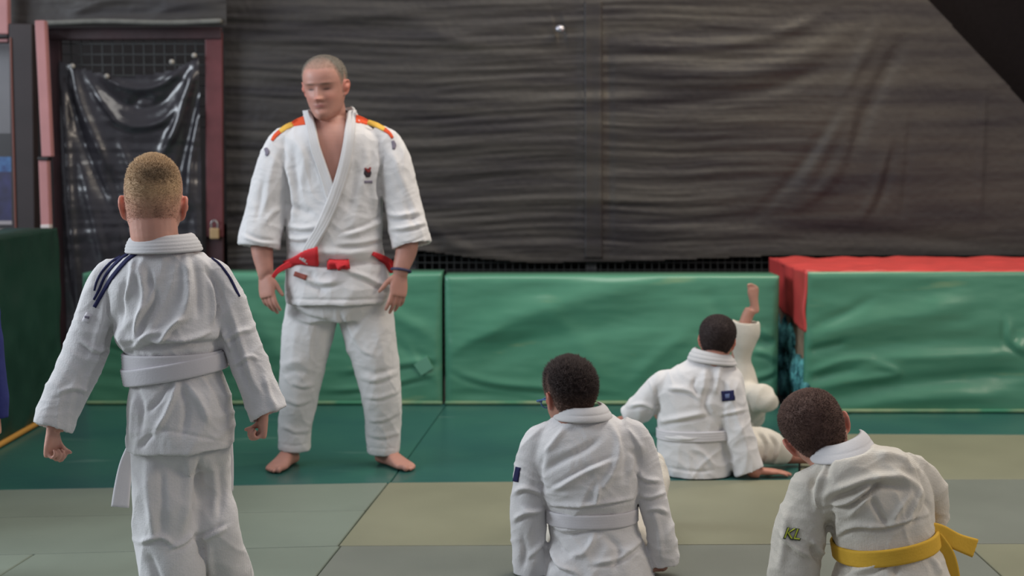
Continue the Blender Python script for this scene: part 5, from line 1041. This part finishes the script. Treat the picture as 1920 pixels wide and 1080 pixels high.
# ------------------------------------------------------------------ boy lying behind with one leg in the air
Y5 = 6.95
b5 = person('person', 'child lying behind the cross-legged boy with one bare foot raised in the air', 0, 0, loc=[W(1370, 800, Y5)[0], Y5, 0])
ms = MS()
loft(ms, tube_rings([(1290, 784, Y5, 60), (1320, 782, Y5, 84), (1360, 784, Y5, 84), (1395, 782, Y5-.02, 80), (1408, 780, Y5-.02, 66)], .8))
j5 = garment('jacket', ms, GI2, b5, .006, 5, [], [(9, 3, .005, 61, 1)])
ms = MS()
loft(ms, tube_rings([(1392, 780, Y5, 70), (1394, 740, Y5-.02, 66), (1389, 700, Y5-.02, 56), (1390, 672, Y5-.03, 38), (1394, 645, Y5-.04, 46), (1397, 622, Y5-.04, 54), (1398, 602, Y5-.04, 50)], .9), hollow=.009)
loft(ms, tube_rings([(1398, 784, Y5, 70), (1410, 742, Y5-.1, 62), (1424, 748, Y5-.16, 58), (1440, 756, Y5-.18, 42), (1443, 764, Y5-.17, 36)], .9))
garment('trousers', ms, GI2, b5, .006, 5, [], [(10, 3, .006, 62, 1)])
ms = MS()
h5 = Head(W(1268, 780, Y5), .2, rotm(90, 80, 0), kid=True)
h5.add(ms, .8); wtube(ms, [h5.c, W(1292, 790, Y5), W(1330, 788, Y5), W(1395, 784, Y5)], [.05, .05, .09, .085])
loft(ms, tube_rings([(1392, 775, Y5, 44), (1392, 720, Y5-.02, 40), (1386, 665, Y5-.03, 30), (1394, 620, Y5-.04, 24), (1400, 596, Y5-.04, 22), (1408, 580, Y5-.04, 22)], .9), seg=20)
wtube(ms, [W(1392, 784, Y5), W(1410, 748, Y5-.1), W(1424, 750, Y5-.16), W(1436, 758, Y5-.17)], [.06, .045, .04, .03])
wtube(ms, [W(1320, 780, Y5-.1), W(1345, 795, Y5-.14), W(1355, 800, Y5-.15), W(1362, 803, Y5-.16)], [.03, .028, .026, .022])
hand(ms, W(1362, 803, Y5-.16), (.6, -.3, .0), (0, 0, -1), (0, 1, 0), .12, (.9, 1, 1.1, 1.1), (.5, .6), .0)
hq = W(1418, 588, Y5-.06); foot(ms, hq, W(1411, 530, Y5-.06)-hq, (0, 1, 0), (-1, 0, 0), .15, W(1408, 582, Y5-.03))
skin_body(ms, b5, .0042, (190, 140, 122), h5)
make_hair(h5, b5, hc3, HAIR, thick=.04, n=2500, slen=.008, seed=9)
# ------------------------------------------------------------------ blue judoka beyond the left edge
Y6 = 4.5
b6 = person('person', 'person in a blue judogi at the far left edge, only the sleeve edge in view', 0, 0, loc=[W(-100, 1100, Y6)[0], Y6, 0])
BLU = mat('blue_gi', (44, 50, 104), .85, .2, vary=.12, vscale=8, bump=.1, bscale=120)
ms = MS(); X6 = lambda *a: TR(a[0]-120, a[1], a[2]-120, a[3], Y6, a[4])
loft(ms, [X6(-34, 440, 34, 440, .06), X6(-66, 458, 66, 458, .09), X6(-82, 510, 82, 510, .1), X6(-74, 600, 74, 600, .1), X6(-78, 680, 78, 680, .105), X6(-86, 770, 86, 770, .115)], hollow=.01)
AR = [[(-120+sg*52, 466, Y6, 46), (-120+sg*76, 500, Y6, 58), (-120+sg*92, 600, Y6, 56), (-120+sg*104, 700, Y6-.02, 54), (-120+sg*112, 788, Y6-.03, 50)] for sg in (-1, 1)]
for a in AR: loft(ms, tube_rings(a, .9), hollow=.009)
g6 = garment('jacket', ms, BLU, b6, .006, 5, [], [(9, 3, .004, 71, 1)])
ms = MS(); loft(ms, [X6(-68, 680, 68, 680, .09), X6(-74, 790, 74, 790, .1), X6(-60, 830, 60, 830, .08)])
LG = [[(-120+sg*36, 800, Y6, 80), (-120+sg*44, 900, Y6, 76), (-120+sg*50, 1000, Y6, 68), (-120+sg*54, 1068, Y6, 62)] for sg in (-1, 1)]
for l in LG: loft(ms, tube_rings(l, .95), hollow=.009)
garment('trousers', ms, BLU, b6, .006, 5, [], [(9, 3, .004, 72, 1)])
ms = MS(); h6 = Head(W(-120, 378, Y6), .22, rotm(-60, 0, 0)); h6.add(ms)
wtube(ms, [h6.w((0, -.1, .3)), W(-120, 455, Y6), W(-120, 520, Y6), W(-120, 780, Y6)], [.05, .052, .08, .09])
for l, sg in zip(LG, (-1, 1)):
    e = l[-1]; loft(ms, tube_rings([(p[0], p[1], p[2], p[3]*.55) for p in l]+[(e[0], 1078, Y6, 34)], .95), seg=18)
    q = W(e[0], 1080, Y6); foot(ms, [q[0]-.03, Y6-.03, .002], (-.2, 1, 0), (0, 0, 1), (-sg, 0, 0), .2, W(e[0], 1078, Y6))
for a, sg in zip(AR, (-1, 1)):
    e = a[-1]; loft(ms, tube_rings([(p[0], p[1], p[2], p[3]*.5) for p in a[1:4]]+[(e[0], 780, Y6-.03, 28)], .9), seg=18)
    hand(ms, W(e[0], 775, Y6-.03), (.12, 0, -1), (-sg, -.3, 0), (.3, 1, 0), .12, (1.2, 1.2, 1.3, 1.4), (.4, .9))
skin_body(ms, b6, .004, (184, 134, 118), h6)
make_hair(h6, b6, hc3, HAIR, thick=.04, n=2000, slen=.008, seed=10)
